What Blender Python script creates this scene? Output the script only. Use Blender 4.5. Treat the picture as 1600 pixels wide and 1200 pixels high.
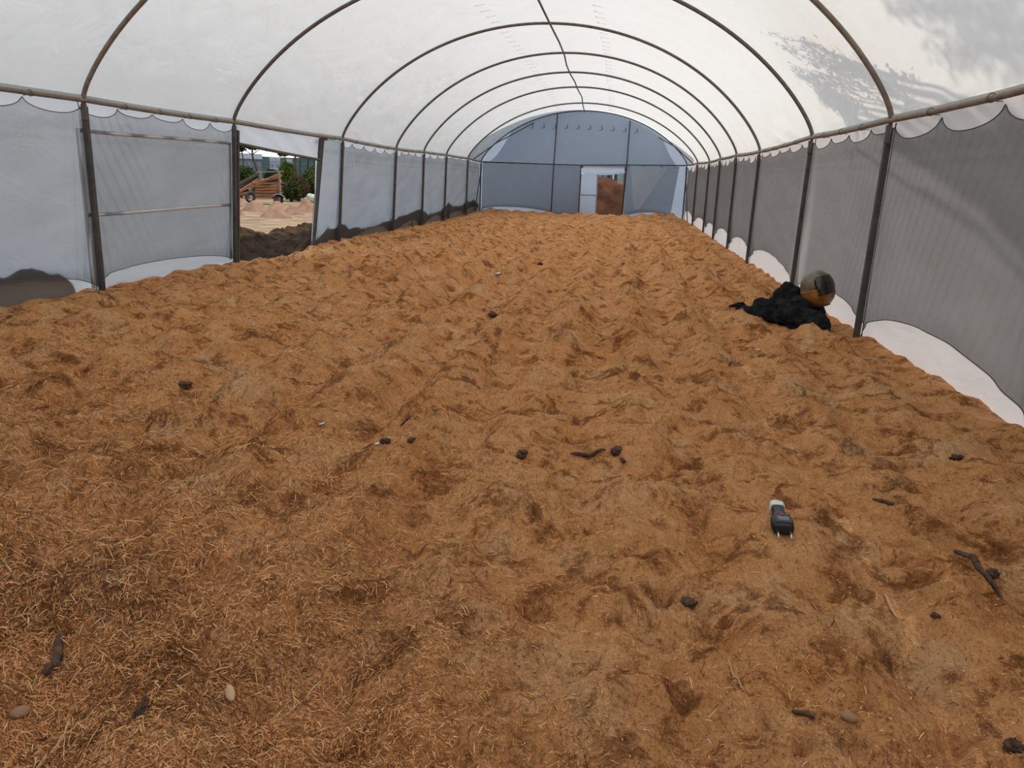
import bpy, math, random
import numpy as np
from mathutils import Vector, Matrix

for o in list(bpy.data.objects):
    bpy.data.objects.remove(o, do_unlink=True)
SC = bpy.context.scene
COL = SC.collection
random.seed(7)
RNG = np.random.default_rng(7)

# ------------------------------------------------------------------ camera
F_PX, PITCH, YAW, ROLL, CX, CZ = 1246.526, 0.25108, 0.12589, 0.03845, 1.564, 1.36074
_cy, _sy = math.cos(YAW), math.sin(YAW)
FWD = np.array([-_sy * math.cos(PITCH), _cy * math.cos(PITCH), -math.sin(PITCH)])
_right = np.array([_cy, _sy, 0.0])
_up = np.cross(_right, FWD)
RGT = math.cos(ROLL) * _right + math.sin(ROLL) * _up
UPV = -math.sin(ROLL) * _right + math.cos(ROLL) * _up
CAM = np.array([CX, 0.0, CZ])
cam = bpy.data.cameras.new('camera')
cam.sensor_width = 36.0
cam.lens = F_PX / 1600.0 * 36.0
cam.clip_start = 0.05
cam.clip_end = 1000
camo = bpy.data.objects.new('camera', cam)
COL.objects.link(camo)
camo.matrix_world = Matrix(((RGT[0], UPV[0], -FWD[0], CX), (RGT[1], UPV[1], -FWD[1], 0.0),
                            (RGT[2], UPV[2], -FWD[2], CZ), (0, 0, 0, 1)))
SC.camera = camo

# ------------------------------------------------------------------ light
SUN_DIR = Vector((0.573, -0.05, 0.82)).normalized()      # towards the sun
sun = bpy.data.lights.new('sun', 'SUN')
sun.energy = 2.5
sun.angle = math.radians(0.9)
sun.color = (1.0, 0.91, 0.79)
suno = bpy.data.objects.new('sun', sun)
COL.objects.link(suno)
suno.rotation_euler = SUN_DIR.to_track_quat('Z', 'Y').to_euler()
suno.location = SUN_DIR * 40

world = bpy.data.worlds.new('sky')
SC.world = world
world.use_nodes = True
wt = world.node_tree
for n in list(wt.nodes):
    wt.nodes.remove(n)
wo = wt.nodes.new('ShaderNodeOutputWorld')
wb = wt.nodes.new('ShaderNodeBackground')
wb.inputs['Strength'].default_value = 1.5
tc = wt.nodes.new('ShaderNodeTexCoord')
nz = wt.nodes.new('ShaderNodeTexNoise')
nz.inputs['Scale'].default_value = 3.2
nz.inputs['Detail'].default_value = 6
rp = wt.nodes.new('ShaderNodeValToRGB')
rp.color_ramp.elements[0].position = 0.38
rp.color_ramp.elements[0].color = (0.60, 0.77, 1.0, 1)
rp.color_ramp.elements[1].position = 0.62
rp.color_ramp.elements[1].color = (0.92, 0.96, 1.0, 1)
wt.links.new(tc.outputs['Generated'], nz.inputs['Vector'])
wt.links.new(nz.outputs['Fac'], rp.inputs['Fac'])
wt.links.new(rp.outputs['Color'], wb.inputs['Color'])
wt.links.new(wb.outputs['Background'], wo.inputs['Surface'])

SC.view_settings.view_transform = 'Standard'
SC.view_settings.look = 'None'
SC.view_settings.gamma = 1.0
SC.view_settings.use_curve_mapping = False
SC.view_settings.exposure = 0.10
SC.cycles.max_bounces = 10
SC.cycles.diffuse_bounces = 6
SC.cycles.transmission_bounces = 8
SC.cycles.transparent_max_bounces = 24
SC.cycles.caustics_reflective = False
SC.cycles.caustics_refractive = False

# ------------------------------------------------------------------ helpers
def ray(px, py):
    return FWD + RGT * ((px - 800) / F_PX) + UPV * ((600 - py) / F_PX)

def at_y(px, py, y):
    d = ray(px, py)
    return CAM + d * (y / d[1])

def at_z(px, py, z):
    d = ray(px, py)
    return CAM + d * ((z - CAM[2]) / d[2])

def _hash(ix, iy, seed):
    h = (ix.astype(np.int64) * 374761393 + iy.astype(np.int64) * 668265263 + seed * 1442695) & 0xffffffff
    h = ((h ^ (h >> 13)) * 1274126177) & 0xffffffff
    h = h ^ (h >> 16)
    return (h & 0xffff) / 32767.5 - 1.0

def vnoise(x, y, seed=0):
    x = np.asarray(x, float); y = np.asarray(y, float)
    ix = np.floor(x); iy = np.floor(y)
    fx = x - ix; fy = y - iy
    fx = fx * fx * fx * (fx * (fx * 6 - 15) + 10); fy = fy * fy * fy * (fy * (fy * 6 - 15) + 10)
    a = _hash(ix, iy, seed); b = _hash(ix + 1, iy, seed)
    c = _hash(ix, iy + 1, seed); d = _hash(ix + 1, iy + 1, seed)
    return (a * (1 - fx) + b * fx) * (1 - fy) + (c * (1 - fx) + d * fx) * fy

def fbm(x, y, seed=0, octv=4, gain=0.5):
    s = 0; a = 1.0; t = 0
    for i in range(octv):
        ca, sa = math.cos(0.6 * i), math.sin(0.6 * i)
        s = s + a * vnoise((x * ca - y * sa) * 2 ** i + 17.3 * i, (x * sa + y * ca) * 2 ** i - 9.1 * i, seed + i)
        t += a; a *= gain
    return s / t

class MB:
    """collects shapes into one mesh"""
    def __init__(self):
        self.v = []; self.f = []; self.n = 0; self.c = []
    def add(self, verts, faces, col=None):
        verts = np.asarray(verts, float).reshape(-1, 3)
        self.v.append(verts)
        n = self.n
        self.f.extend([tuple(int(i) + n for i in q) for q in faces])
        self.n += len(verts)
        self.c.append(np.tile(col if col is not None else (1, 1, 1, 1), (len(verts), 1)))
        return self
    def box(self, c, s, rot=None, col=None, taper=1.0):
        x, y, z = np.array(s) / 2
        v = np.array([[-x, -y, -z], [x, -y, -z], [x, y, -z], [-x, y, -z],
                      [-x * taper, -y * taper, z], [x * taper, -y * taper, z], [x * taper, y * taper, z], [-x * taper, y * taper, z]])
        if rot is not None:
            v = v @ np.array(rot).T
        return self.add(v + np.array(c), [(0, 3, 2, 1), (4, 5, 6, 7), (0, 1, 5, 4), (1, 2, 6, 5), (2, 3, 7, 6), (3, 0, 4, 7)], col)
    def beam(self, a, b, w, h, col=None):
        """rectangular bar from a to b, w across and h in the upright direction"""
        a = np.array(a, float); b = np.array(b, float)
        d = b - a; L = np.linalg.norm(d); d /= L
        ref = np.array([0, 0, 1.0]) if abs(d[2]) < 0.95 else np.array([1.0, 0, 0])
        s = np.cross(d, ref); s /= np.linalg.norm(s); t = np.cross(s, d)
        return self.box((a + b) / 2, (w, L, h), np.stack([s, d, t], 1), col)
    def tube(self, pts, r, n=10, cap=True, col=None):
        pts = np.asarray(pts, float); m = len(pts)
        r = np.broadcast_to(np.asarray(r, float), (m,))
        tan = np.gradient(pts, axis=0); tan /= np.linalg.norm(tan, axis=1)[:, None] + 1e-12
        ref = np.array([0, 0, 1.0]) if abs(tan[0][2]) < 0.9 else np.array([1.0, 0, 0])
        s = np.cross(tan[0], ref); s /= np.linalg.norm(s)
        V = []
        for i in range(m):
            s = s - tan[i] * (s @ tan[i]); s /= np.linalg.norm(s) + 1e-12
            t = np.cross(tan[i], s)
            a = np.arange(n) * 2 * math.pi / n
            V.append(pts[i] + r[i] * (np.cos(a)[:, None] * s + np.sin(a)[:, None] * t))
        V = np.concatenate(V)
        Fc = [(i * n + j, i * n + (j + 1) % n, (i + 1) * n + (j + 1) % n, (i + 1) * n + j) for i in range(m - 1) for j in range(n)]
        if cap:
            Fc.append(tuple(range(n - 1, -1, -1))); Fc.append(tuple(range((m - 1) * n, m * n)))
        return self.add(V, Fc, col)
    def grid(self, P, skip=None, col=None, flip=False):
        """P: array (a, b, 3)"""
        P = np.asarray(P, float); a, b = P.shape[:2]
        Fc = []
        for i in range(a - 1):
            for j in range(b - 1):
                if skip is not None and skip[i, j]:
                    continue
                q = (i * b + j, i * b + j + 1, (i + 1) * b + j + 1, (i + 1) * b + j)
                Fc.append(q[::-1] if flip else q)
        return self.add(P.reshape(-1, 3), Fc, col)
    def blob(self, c, r, seed=0, amp=0.25, freq=2.0, nu=18, nv=12, rot=None, col=None, octv=3):
        th = np.linspace(0, math.pi, nv); ph = np.linspace(0, 2 * math.pi, nu, endpoint=False)
        V = []
        for t in th:
            for p_ in ph:
                V.append((math.sin(t) * math.cos(p_), math.sin(t) * math.sin(p_), math.cos(t)))
        V = np.array(V)
        d = 1 + amp * fbm(V[:, 0] * freq + V[:, 2] * 1.7 * freq + seed * 3.1, V[:, 1] * freq - V[:, 2] * 1.3 * freq + seed, seed, octv)
        V = V * d[:, None] * np.array(r)
        if rot is not None:
            V = V @ np.array(rot).T
        Fc = [(i * nu + j, (i + 1) * nu + j, (i + 1) * nu + (j + 1) % nu, i * nu + (j + 1) % nu) for i in range(nv - 1) for j in range(nu)]
        return self.add(V + np.array(c), Fc, col)
    def build(self, name, mat, parent=None, smooth=True, colors=False):
        me = bpy.data.meshes.new(name)
        V = np.concatenate(self.v)
        me.from_pydata(V.tolist(), [], self.f)
        if smooth:
            me.polygons.foreach_set('use_smooth', np.ones(len(me.polygons), bool))
        if colors:
            at = me.color_attributes.new('tint', 'FLOAT_COLOR', 'POINT')
            at.data.foreach_set('color', np.concatenate(self.c).astype(np.float32).ravel())
        me.materials.append(mat)
        me.update()
        o = bpy.data.objects.new(name, me)
        COL.objects.link(o)
        if parent is not None:
            o.parent = parent
            o.matrix_parent_inverse = Matrix.Translation(parent.location).inverted()
        return o

def bevel(o, w=0.004, seg=2):
    m = o.modifiers.new('bevel', 'BEVEL'); m.width = w; m.segments = seg; m.limit_method = 'ANGLE'
    return o

def empty(name, loc):
    o = bpy.data.objects.new(name, None)
    o.location = Vector([float(a) for a in loc]); o.empty_display_size = 0.1
    COL.objects.link(o)
    return o

def tag(o, label=None, cat=None, group=None, kind=None):
    if label: o['label'] = label
    if cat: o['category'] = cat
    if group: o['group'] = group
    if kind: o['kind'] = kind
    return o

def rotz(a):
    c, s = math.cos(a), math.sin(a)
    return np.array([[c, -s, 0], [s, c, 0], [0, 0, 1.0]])

# ------------------------------------------------------------------ materials
def newmat(name):
    m = bpy.data.materials.new(name); m.use_nodes = True
    t = m.node_tree
    for n in list(t.nodes):
        t.nodes.remove(n)
    out = t.nodes.new('ShaderNodeOutputMaterial')
    return m, t, out

def N(t, typ, **kw):
    n = t.nodes.new(typ)
    for k, v in kw.items():
        if k in n.inputs:
            n.inputs[k].default_value = v
        else:
            setattr(n, k, v)
    return n

def ramp(t, stops):
    r = t.nodes.new('ShaderNodeValToRGB')
    el = r.color_ramp.elements
    while len(el) < len(stops):
        el.new(0.5)
    for e, (p, c) in zip(el, stops):
        e.position = p; e.color = (*c, 1)
    return r

def coords(t, scale=(1, 1, 1), kind='Object'):
    tcn = t.nodes.new('ShaderNodeTexCoord')
    mp = t.nodes.new('ShaderNodeMapping'); mp.inputs['Scale'].default_value = scale
    t.links.new(tcn.outputs[kind], mp.inputs['Vector'])
    return mp.outputs['Vector']

def plain(name, c1, c2=None, scale=8.0, rough=0.7, metal=0.0, bump=0.0, bscale=40.0, stretch=(1, 1, 1), spec=0.4, detail=6):
    m, t, out = newmat(name)
    b = N(t, 'ShaderNodeBsdfPrincipled', Roughness=rough, Metallic=metal)
    b.inputs['Specular IOR Level'].default_value = spec
    co = coords(t, stretch)
    n = N(t, 'ShaderNodeTexNoise', Scale=scale, Detail=detail)
    t.links.new(co, n.inputs['Vector'])
    r = ramp(t, [(0.3, c1), (0.7, c2 or c1)])
    t.links.new(n.outputs['Fac'], r.inputs['Fac'])
    t.links.new(r.outputs['Color'], b.inputs['Base Color'])
    if bump:
        n2 = N(t, 'ShaderNodeTexNoise', Scale=bscale, Detail=6)
        t.links.new(co, n2.inputs['Vector'])
        bp = N(t, 'ShaderNodeBump', Strength=bump, Distance=0.02)
        t.links.new(n2.outputs['Fac'], bp.inputs['Height'])
        t.links.new(bp.outputs['Normal'], b.inputs['Normal'])
    t.links.new(b.outputs['BSDF'], out.inputs['Surface'])
    return m

def tinted(name, rough=0.8, mult=(1, 1, 1), transl=0.0):
    """colour comes from the tint of each leaf or shaving"""
    m, t, out = newmat(name)
    a = N(t, 'ShaderNodeAttribute', attribute_name='tint')
    mx = N(t, 'ShaderNodeMix', data_type='RGBA', blend_type='MULTIPLY')
    mx.inputs['Factor'].default_value = 1.0
    mx.inputs[7].default_value = (*mult, 1)
    t.links.new(a.outputs['Color'], mx.inputs[6])
    d = N(t, 'ShaderNodeBsdfDiffuse', Roughness=rough)
    t.links.new(mx.outputs[2], d.inputs['Color'])
    last = d.outputs['BSDF']
    if transl:
        tr = N(t, 'ShaderNodeBsdfTranslucent')
        t.links.new(mx.outputs[2], tr.inputs['Color'])
        ms = N(t, 'ShaderNodeMixShader', Fac=transl)
        t.links.new(last, ms.inputs[1]); t.links.new(tr.outputs['BSDF'], ms.inputs[2])
        last = ms.outputs['Shader']
    t.links.new(last, out.inputs['Surface'])
    return m

def film(name, tcol, dcol, fac, bump=0.25, dirt=(0.9, 0.88, 0.84), dirt_amt=0.25, wr_scale=(1.2, 0.5, 1.2), gloss=0.04, crease=0.0):
    """milky greenhouse film: scatters light through and back"""
    m, t, out = newmat(name)
    co = coords(t, (1, 1, 1))
    nd = N(t, 'ShaderNodeTexNoise', Scale=1.3, Detail=8, Roughness=0.65)
    t.links.new(co, nd.inputs['Vector'])
    rd = ramp(t, [(0.45, (1, 1, 1)), (0.75, dirt)])
    t.links.new(nd.outputs['Fac'], rd.inputs['Fac'])
    def tint(col):
        mx = N(t, 'ShaderNodeMix', data_type='RGBA', blend_type='MULTIPLY')
        mx.inputs['Factor'].default_value = dirt_amt
        mx.inputs[6].default_value = (*col, 1)
        t.links.new(rd.outputs['Color'], mx.inputs[7])
        return mx.outputs[2]
    d = N(t, 'ShaderNodeBsdfDiffuse'); tr = N(t, 'ShaderNodeBsdfTranslucent')
    t.links.new(tint(dcol), d.inputs['Color']); t.links.new(tint(tcol), tr.inputs['Color'])
    cw = coords(t, wr_scale)
    nw = N(t, 'ShaderNodeTexNoise', Scale=2.2, Detail=5, Distortion=0.6)
    t.links.new(cw, nw.inputs['Vector'])
    bp = N(t, 'ShaderNodeBump', Strength=bump, Distance=0.08)
    t.links.new(nw.outputs['Fac'], bp.inputs['Height'])
    for s in (d, tr):
        t.links.new(bp.outputs['Normal'], s.inputs['Normal'])
    ms = N(t, 'ShaderNodeMixShader', Fac=fac)
    t.links.new(d.outputs['BSDF'], ms.inputs[1]); t.links.new(tr.outputs['BSDF'], ms.inputs[2])
    # patches of fine diagonal tension creases
    tcc = t.nodes.new('ShaderNodeTexCoord'); last = bp
    for rot, seedv in ((0.55, 0.0), (-0.75, 7.0)) if crease else ():
        mpn = t.nodes.new('ShaderNodeMapping'); mpn.inputs['Rotation'].default_value = (rot, 0, 0)
        mpn.inputs['Scale'].default_value = (0.9, 0.55, 9.0); mpn.inputs['Location'].default_value = (seedv, seedv, seedv)
        t.links.new(tcc.outputs['Object'], mpn.inputs['Vector'])
        nc_ = N(t, 'ShaderNodeTexNoise', Scale=1.1, Detail=3, Roughness=0.5); t.links.new(mpn.outputs['Vector'], nc_.inputs['Vector'])
        mk = N(t, 'ShaderNodeTexNoise', Scale=0.55, Detail=2); t.links.new(mpn.outputs['Vector'], mk.inputs['Vector'])
        mp2 = t.nodes.new('ShaderNodeMapping'); mp2.inputs['Location'].default_value = (seedv * 2, 3, 1)
        t.links.new(tcc.outputs['Object'], mp2.inputs['Vector']); t.links.new(mp2.outputs['Vector'], mk.inputs['Vector'])
        mr = ramp(t, [(0.60, (0, 0, 0)), (0.74, (1, 1, 1))]); t.links.new(mk.outputs['Fac'], mr.inputs['Fac'])
        pr = N(t, 'ShaderNodeMath', operation='MULTIPLY'); t.links.new(nc_.outputs['Fac'], pr.inputs[0]); t.links.new(mr.outputs['Color'], pr.inputs[1])
        bb = N(t, 'ShaderNodeBump', Strength=crease, Distance=0.07)
        t.links.new(pr.outputs[0], bb.inputs['Height']); t.links.new(last.outputs['Normal'], bb.inputs['Normal']); last = bb
    for s in (d, tr):
        t.links.new(last.outputs['Normal'], s.inputs['Normal'])
    g = N(t, 'ShaderNodeBsdfGlossy', Roughness=0.35)
    m2 = N(t, 'ShaderNodeMixShader', Fac=gloss)
    t.links.new(ms.outputs['Shader'], m2.inputs[1]); t.links.new(g.outputs['BSDF'], m2.inputs[2])
    t.links.new(m2.outputs['Shader'], out.inputs['Surface'])
    return m

def netmat(name, col, cover, trans=0.3):
    """woven shade cloth: part open, part grey thread, with woven bands"""
    m, t, out = newmat(name)
    d = N(t, 'ShaderNodeBsdfDiffuse'); tl = N(t, 'ShaderNodeBsdfTranslucent')
    co = coords(t, (1, 1, 1))
    w = N(t, 'ShaderNodeTexNoise', Scale=14.0, Detail=5)
    cs = coords(t, (0.6, 0.6, 1.6))
    t.links.new(cs, w.inputs['Vector'])
    r = ramp(t, [(0.3, tuple(c * 0.93 for c in col)), (0.7, tuple(min(1, c * 1.06) for c in col))])
    t.links.new(w.outputs['Fac'], r.inputs['Fac'])
    t.links.new(r.outputs['Color'], d.inputs['Color']); t.links.new(r.outputs['Color'], tl.inputs['Color'])
    ms = N(t, 'ShaderNodeMixShader', Fac=trans)
    t.links.new(d.outputs['BSDF'], ms.inputs[1]); t.links.new(tl.outputs['BSDF'], ms.inputs[2])
    tp = N(t, 'ShaderNodeBsdfTransparent')
    # denser woven bands run along the cloth below its top edge
    sep = N(t, 'ShaderNodeSeparateXYZ'); t.links.new(co, sep.inputs['Vector'])
    at = N(t, 'ShaderNodeAttribute', attribute_name='tint')
    cov = N(t, 'ShaderNodeMath', operation='MULTIPLY'); cov.inputs[1].default_value = cover
    t.links.new(at.outputs['Fac'], cov.inputs[0]); cov.use_clamp = True
    mo = N(t, 'ShaderNodeMixShader')
    t.links.new(cov.outputs[0], mo.inputs['Fac'])
    t.links.new(tp.outputs['BSDF'], mo.inputs[1]); t.links.new(ms.outputs['Shader'], mo.inputs[2])
    t.links.new(mo.outputs['Shader'], out.inputs['Surface'])
    return m

def sawdust(name):
    m, t, out = newmat(name)
    b = N(t, 'ShaderNodeBsdfPrincipled', Roughness=0.95)
    b.inputs['Specular IOR Level'].default_value = 0.05
    co = coords(t)
    def noise(scale, detail, rough, dist=0.0, vec=None):
        n = N(t, 'ShaderNodeTexNoise', Scale=scale, Detail=detail, Roughness=rough, Distortion=dist)
        t.links.new(vec or co, n.inputs['Vector'])
        return n.outputs['Fac']
    def mul(a_, b_, f=1.0):
        mx = N(t, 'ShaderNodeMix', data_type='RGBA', blend_type='MULTIPLY'); mx.inputs['Factor'].default_value = f
        t.links.new(a_, mx.inputs[6]); t.links.new(b_, mx.inputs[7])
        return mx.outputs[2]
    def rmp(fac, stops):
        r = ramp(t, stops); t.links.new(fac, r.inputs['Fac']); return r.outputs['Color']
    # sawdust of slightly different woods, raked together
    base = rmp(noise(2.2, 10, 0.70, 0.3), [(0.28, (0.66, 0.275, 0.100)), (0.42, (0.90, 0.425, 0.165)), (0.54, (0.97, 0.49, 0.210)), (0.70, (0.98, 0.63, 0.34))])
    # moist dark clumps, ragged, with shade of the hollows put into their colour
    damp_shade = rmp(noise(4.2, 14, 0.78, 0.5), [(0.34, (0.16, 0.115, 0.09)), (0.43, (0.46, 0.38, 0.335)), (0.495, (0.96, 0.96, 0.96)), (0.60, (1, 1.02, 1.05))])
    n3 = noise(120.0, 5, 0.80, 0.8)
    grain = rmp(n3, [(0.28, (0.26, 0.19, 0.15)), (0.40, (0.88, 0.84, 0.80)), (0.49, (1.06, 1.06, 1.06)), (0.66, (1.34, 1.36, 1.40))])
    cs = coords(t, (1.0, 0.35, 1.0))
    n5 = noise(38.0, 8, 0.75, 1.2, cs)
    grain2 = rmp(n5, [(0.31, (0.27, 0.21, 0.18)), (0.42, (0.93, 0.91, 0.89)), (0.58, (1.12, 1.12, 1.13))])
    col = mul(mul(mul(base, damp_shade, 0.92), grain, 0.95), grain2, 0.9)
    t.links.new(col, b.inputs['Base Color'])
    b1 = N(t, 'ShaderNodeBump', Strength=0.7, Distance=0.012); t.links.new(n3, b1.inputs['Height'])
    b2 = N(t, 'ShaderNodeBump', Strength=1.0, Distance=0.045); t.links.new(n5, b2.inputs['Height'])
    t.links.new(b1.outputs['Normal'], b2.inputs['Normal'])
    b3 = N(t, 'ShaderNodeBump', Strength=0.8, Distance=0.08); t.links.new(noise(9.0, 8, 0.66, 0.3), b3.inputs['Height'])
    t.links.new(b2.outputs['Normal'], b3.inputs['Normal'])
    t.links.new(b3.outputs['Normal'], b.inputs['Normal'])
    t.links.new(b.outputs['BSDF'], out.inputs['Surface'])
    return m

M = {}
M['roof'] = film('roof_film', (0.80, 0.777, 0.730), (0.57, 0.555, 0.53), 0.52, bump=0.5, dirt=(0.86, 0.84, 0.80), wr_scale=(0.8, 0.8, 0.8), crease=0.6)
M['wall_film'] = film('wall_film', (0.88, 0.90, 0.915), (0.42, 0.41, 0.39), 0.58, bump=0.3, crease=0.3)
M['sun_tinted_film'] = film('sun_tinted_film', (0.75, 0.70, 0.675), (0.40, 0.375, 0.36), 0.50, bump=0.3)  # wall film again, warm light of the sunny side put into its colour
M['flap_film'] = film('flap_film', (0.75, 0.82, 0.92), (0.44, 0.54, 0.64), 0.45, bump=0.4)
M['leaf_film'] = film('leaf_film', (0.97, 0.97, 0.95), (0.5, 0.5, 0.48), 0.80, bump=0.3)
M['end_film_shaded'] = film('end_film_shaded', (0.70, 0.78, 0.88), (0.30, 0.345, 0.40), 0.52, bump=0.35, wr_scale=(2.0, 1, 0.6))  # bluish skylit shade of the far end is put into this colour
M['net_left'] = netmat('net_left', (0.11, 0.12, 0.133), 0.38, 0.5)
M['net_right'] = netmat('net_right', (0.118, 0.120, 0.120), 0.68, 0.45)  # extra cover stands in for plant shade outside and the grazing view
M['net_far'] = netmat('net_far', (0.11, 0.125, 0.15), 0.60, 0.4)
M['wrapped'] = plain('wrapped', (0.58, 0.58, 0.58), (0.66, 0.66, 0.65), 10, rough=0.6)
M['hem'] = plain('hem', (0.10, 0.10, 0.10), rough=0.9)
M['steel'] = plain('steel', (0.10, 0.088, 0.078), (0.17, 0.14, 0.12), 14, rough=0.55, metal=0.35)
M['steel_pipe'] = plain('steel_pipe', (0.16, 0.125, 0.10), (0.26, 0.21, 0.17), 14, rough=0.55, metal=0.3)
M['steel_post'] = plain('steel_post', (0.060, 0.058, 0.058), (0.11, 0.10, 0.095), 10, rough=0.6, metal=0.3)
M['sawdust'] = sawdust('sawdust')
M['shaving'] = tinted('shaving')
M['ink'] = plain('ink', (0.34, 0.33, 0.33), rough=0.8)
M['ink_blue'] = plain('ink_blue', (0.10, 0.13, 0.19), rough=0.8)

# ------------------------------------------------------------------ frame geometry
# left foot x,y,z ; right foot x,y,z ; apex height of every hoop
FR = [
 (-4.05, -2.2, 2.00, 3.95, -2.2, 2.02, 4.10),
 (-4.05, 1.2, 2.00, 3.95, 1.3, 2.02, 4.10),
 (-4.05, 4.7, 2.00, 3.96, 4.85, 2.02, 4.10),
 (-4.048, 8.066, 1.999, 3.952, 8.094, 2.020, 4.098),
 (-4.032, 11.353, 2.011, 3.968, 11.381, 2.044, 4.098),
 (-3.975, 15.785, 2.006, 4.025, 15.927, 2.028, 4.174),
 (-3.940, 19.501, 1.966, 4.060, 19.432, 2.080, 4.195),
 (-3.970, 22.409, 2.002, 4.030, 22.329, 2.082, 4.145),
 (-3.958, 25.269, 2.020, 4.042, 25.230, 2.074, 4.093),
 (-3.985, 28.950, 2.021, 4.015, 28.944, 2.133, 3.980),
 (-4.092, 32.256, 1.988, 3.908, 32.269, 2.115, 4.000),
]
NF = len(FR)
FRA = np.array(FR)
BASE_L = FRA[:, 0] + np.array([0, 0, -0.02, 0.02, -0.09, -0.12, -0.09, -0.05, -0.05, -0.03, 0.0])
BASE_R = FRA[:, 3] + np.array([0, 0, 0.0, -0.03, -0.03, -0.02, 0, 0, 0, 0, 0])
YEND = 32.26

def arcz(x, w, h):
    R = (w * w + h * h) / (2 * h)
    c = np.sqrt(np.maximum(R * R - x * x, 0)) - (R - h)
    e = h * np.sqrt(np.maximum(1 - (x / w) ** 2, 0))
    return 0.72 * c + 0.28 * e

def hoop_curve(k, s, off=0.0):
    """s in -1..1; off lifts the curve outward"""
    xl, yl, zl, xr, yr, zr, ha = FR[k]
    w = (xr - xl) / 2
    sx = np.sin(np.asarray(s) * math.pi / 2)
    x = (xl + xr) / 2 + w * sx
    y = yl + (yr - yl) * (sx + 1) / 2
    z = zl + (zr - zl) * (sx + 1) / 2 + arcz(w * sx, w, ha - (zl + zr) / 2)
    P = np.stack([x, y, z], -1)
    if np.any(off):
        C = np.array([(xl + xr) / 2, (yl + yr) / 2, -0.6])
        d = P - C; d[..., 1] = 0
        d /= np.linalg.norm(d, axis=-1)[..., None]
        P = P + d * np.asarray(off)[..., None] if np.ndim(off) else P + d * off
    return P

def wall_x(side, y, z):
    if side < 0:
        top = np.interp(y, FRA[:, 1], FRA[:, 0]); bot = np.interp(y, FRA[:, 1], BASE_L); ze = np.interp(y, FRA[:, 1], FRA[:, 2])
    else:
        top = np.interp(y, FRA[:, 4], FRA[:, 3]); bot = np.interp(y, FRA[:, 4], BASE_R); ze = np.interp(y, FRA[:, 4], FRA[:, 5])
    f = np.clip(np.asarray(z) / ze, -0.2, 1.2)
    return bot + (top - bot) * f

def eave_z(side, y):
    return np.interp(y, FRA[:, 1] if side < 0 else FRA[:, 4], FRA[:, 2] if side < 0 else FRA[:, 5])

# ------------------------------------------------------------------ floor of sawdust
_fp = RNG.uniform(0, 1, (900, 5))
PIT = np.stack([-4 + 8 * _fp[:, 0], 1.0 + 20 * _fp[:, 1] ** 1.5, 0.035 + 0.08 * _fp[:, 2] ** 1.5, 0.02 + 0.055 * _fp[:, 3], _fp[:, 4] * 3.14], 1)

def floor_h(x, y, fine=True):
    x = np.asarray(x, float); y = np.asarray(y, float)
    wx = x + 0.10 * fbm(x * 0.9, y * 0.9, 11, 3)
    ph = (wx - 2.27) / 0.59 * 2 * math.pi + 0.5 * vnoise(x * 0.5, y * 0.25, 5)
    row = 0.5 + 0.5 * np.cos(ph)
    k = np.round((wx - 2.27) / 0.59)
    by = y + 0.25 * vnoise(k * 3.7, y * 0.7, 21) + k * 0.31
    bump = 0.5 + 0.5 * np.cos(by / 0.72 * 2 * math.pi + 1.2 * vnoise(k * 1.9, y * 0.5, 8))
    amp = 0.75 + 0.45 * vnoise(x * 0.7 + 3, y * 0.4, 31)
    h = 0.185 * amp * row * (0.28 + 0.72 * bump) - 0.045
    h = h + 0.050 * fbm(x * 1.1, y * 0.9, 41, 3)
    r = 1 - np.abs(fbm(x * 2.6 + 5, y * 2.2, 51, 3))
    h = h + 0.085 * (r - 0.75)
    if fine:
        h = h + 0.036 * fbm(x * 6, y * 6, 61, 3) + 0.014 * (1 - 2 * np.abs(vnoise(x * 15, y * 15, 65))) + 0.009 * fbm(x * 36, y * 36, 71, 2)
    h = h + 0.02
    h = h * (1 - 0.50 * np.clip((y - 17) / 10, 0, 1))
    h = h + 0.035 * fbm(x * 0.9, y * 0.45, 83, 3) * np.clip((y - 17) / 8, 0, 1)
    # far end and edges
    h = h + 0.12 * np.clip((y - 24) / 8, 0, 1) ** 1.5 + 0.13 * np.clip((y - 28) / 4, 0, 1) * (np.exp(-((x - 3.1) / 0.8) ** 2) + 0.8 * np.exp(-((x + 3.8) / 0.7) ** 2))
    ex = np.clip((4.05 - np.abs(x)) / 0.5, 0, 1)
    h = h * (0.35 + 0.65 * ex)
    # low sill in the left doorway
    dw = np.exp(-((y - 13.0) / 1.3) ** 2) * np.clip((-x - 3.1) / 0.9, 0, 1)
    h = h - 0.12 * dw
    # falls away beside the right wall
    h = h - 0.06 * np.clip((x - 3.2) / 0.7, 0, 1) * np.clip((y - 6) / 5, 0, 1) * np.clip((27 - y) / 6, 0, 1)
    return h

def pits(x, y, h):
    for (cx, cy, rr, dd, an) in PIT:
        m = (np.abs(x - cx) < rr * 3) & (np.abs(y - cy) < rr * 3)
        if not m.any():
            continue
        dx = x[m] - cx; dy = y[m] - cy
        u = dx * math.cos(an) + dy * math.sin(an); v = -dx * math.sin(an) + dy * math.cos(an)
        h[m] -= dd * np.exp(-(u / rr) ** 2 - (v / (rr * 0.6)) ** 2)
    return h

def at_floor(px, py):
    d = ray(px, py)
    t = np.linspace(1.0, 34, 12000)
    P = CAM + t[:, None] * d
    b = P[:, 2] < grid_h(np.clip(P[:, 0], -4.1, 4.05), np.clip(P[:, 1], ys[0], ys[-1] - 0.01))
    i = int(np.argmax(b)) if b.any() else -1
    return P[i]

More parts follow.
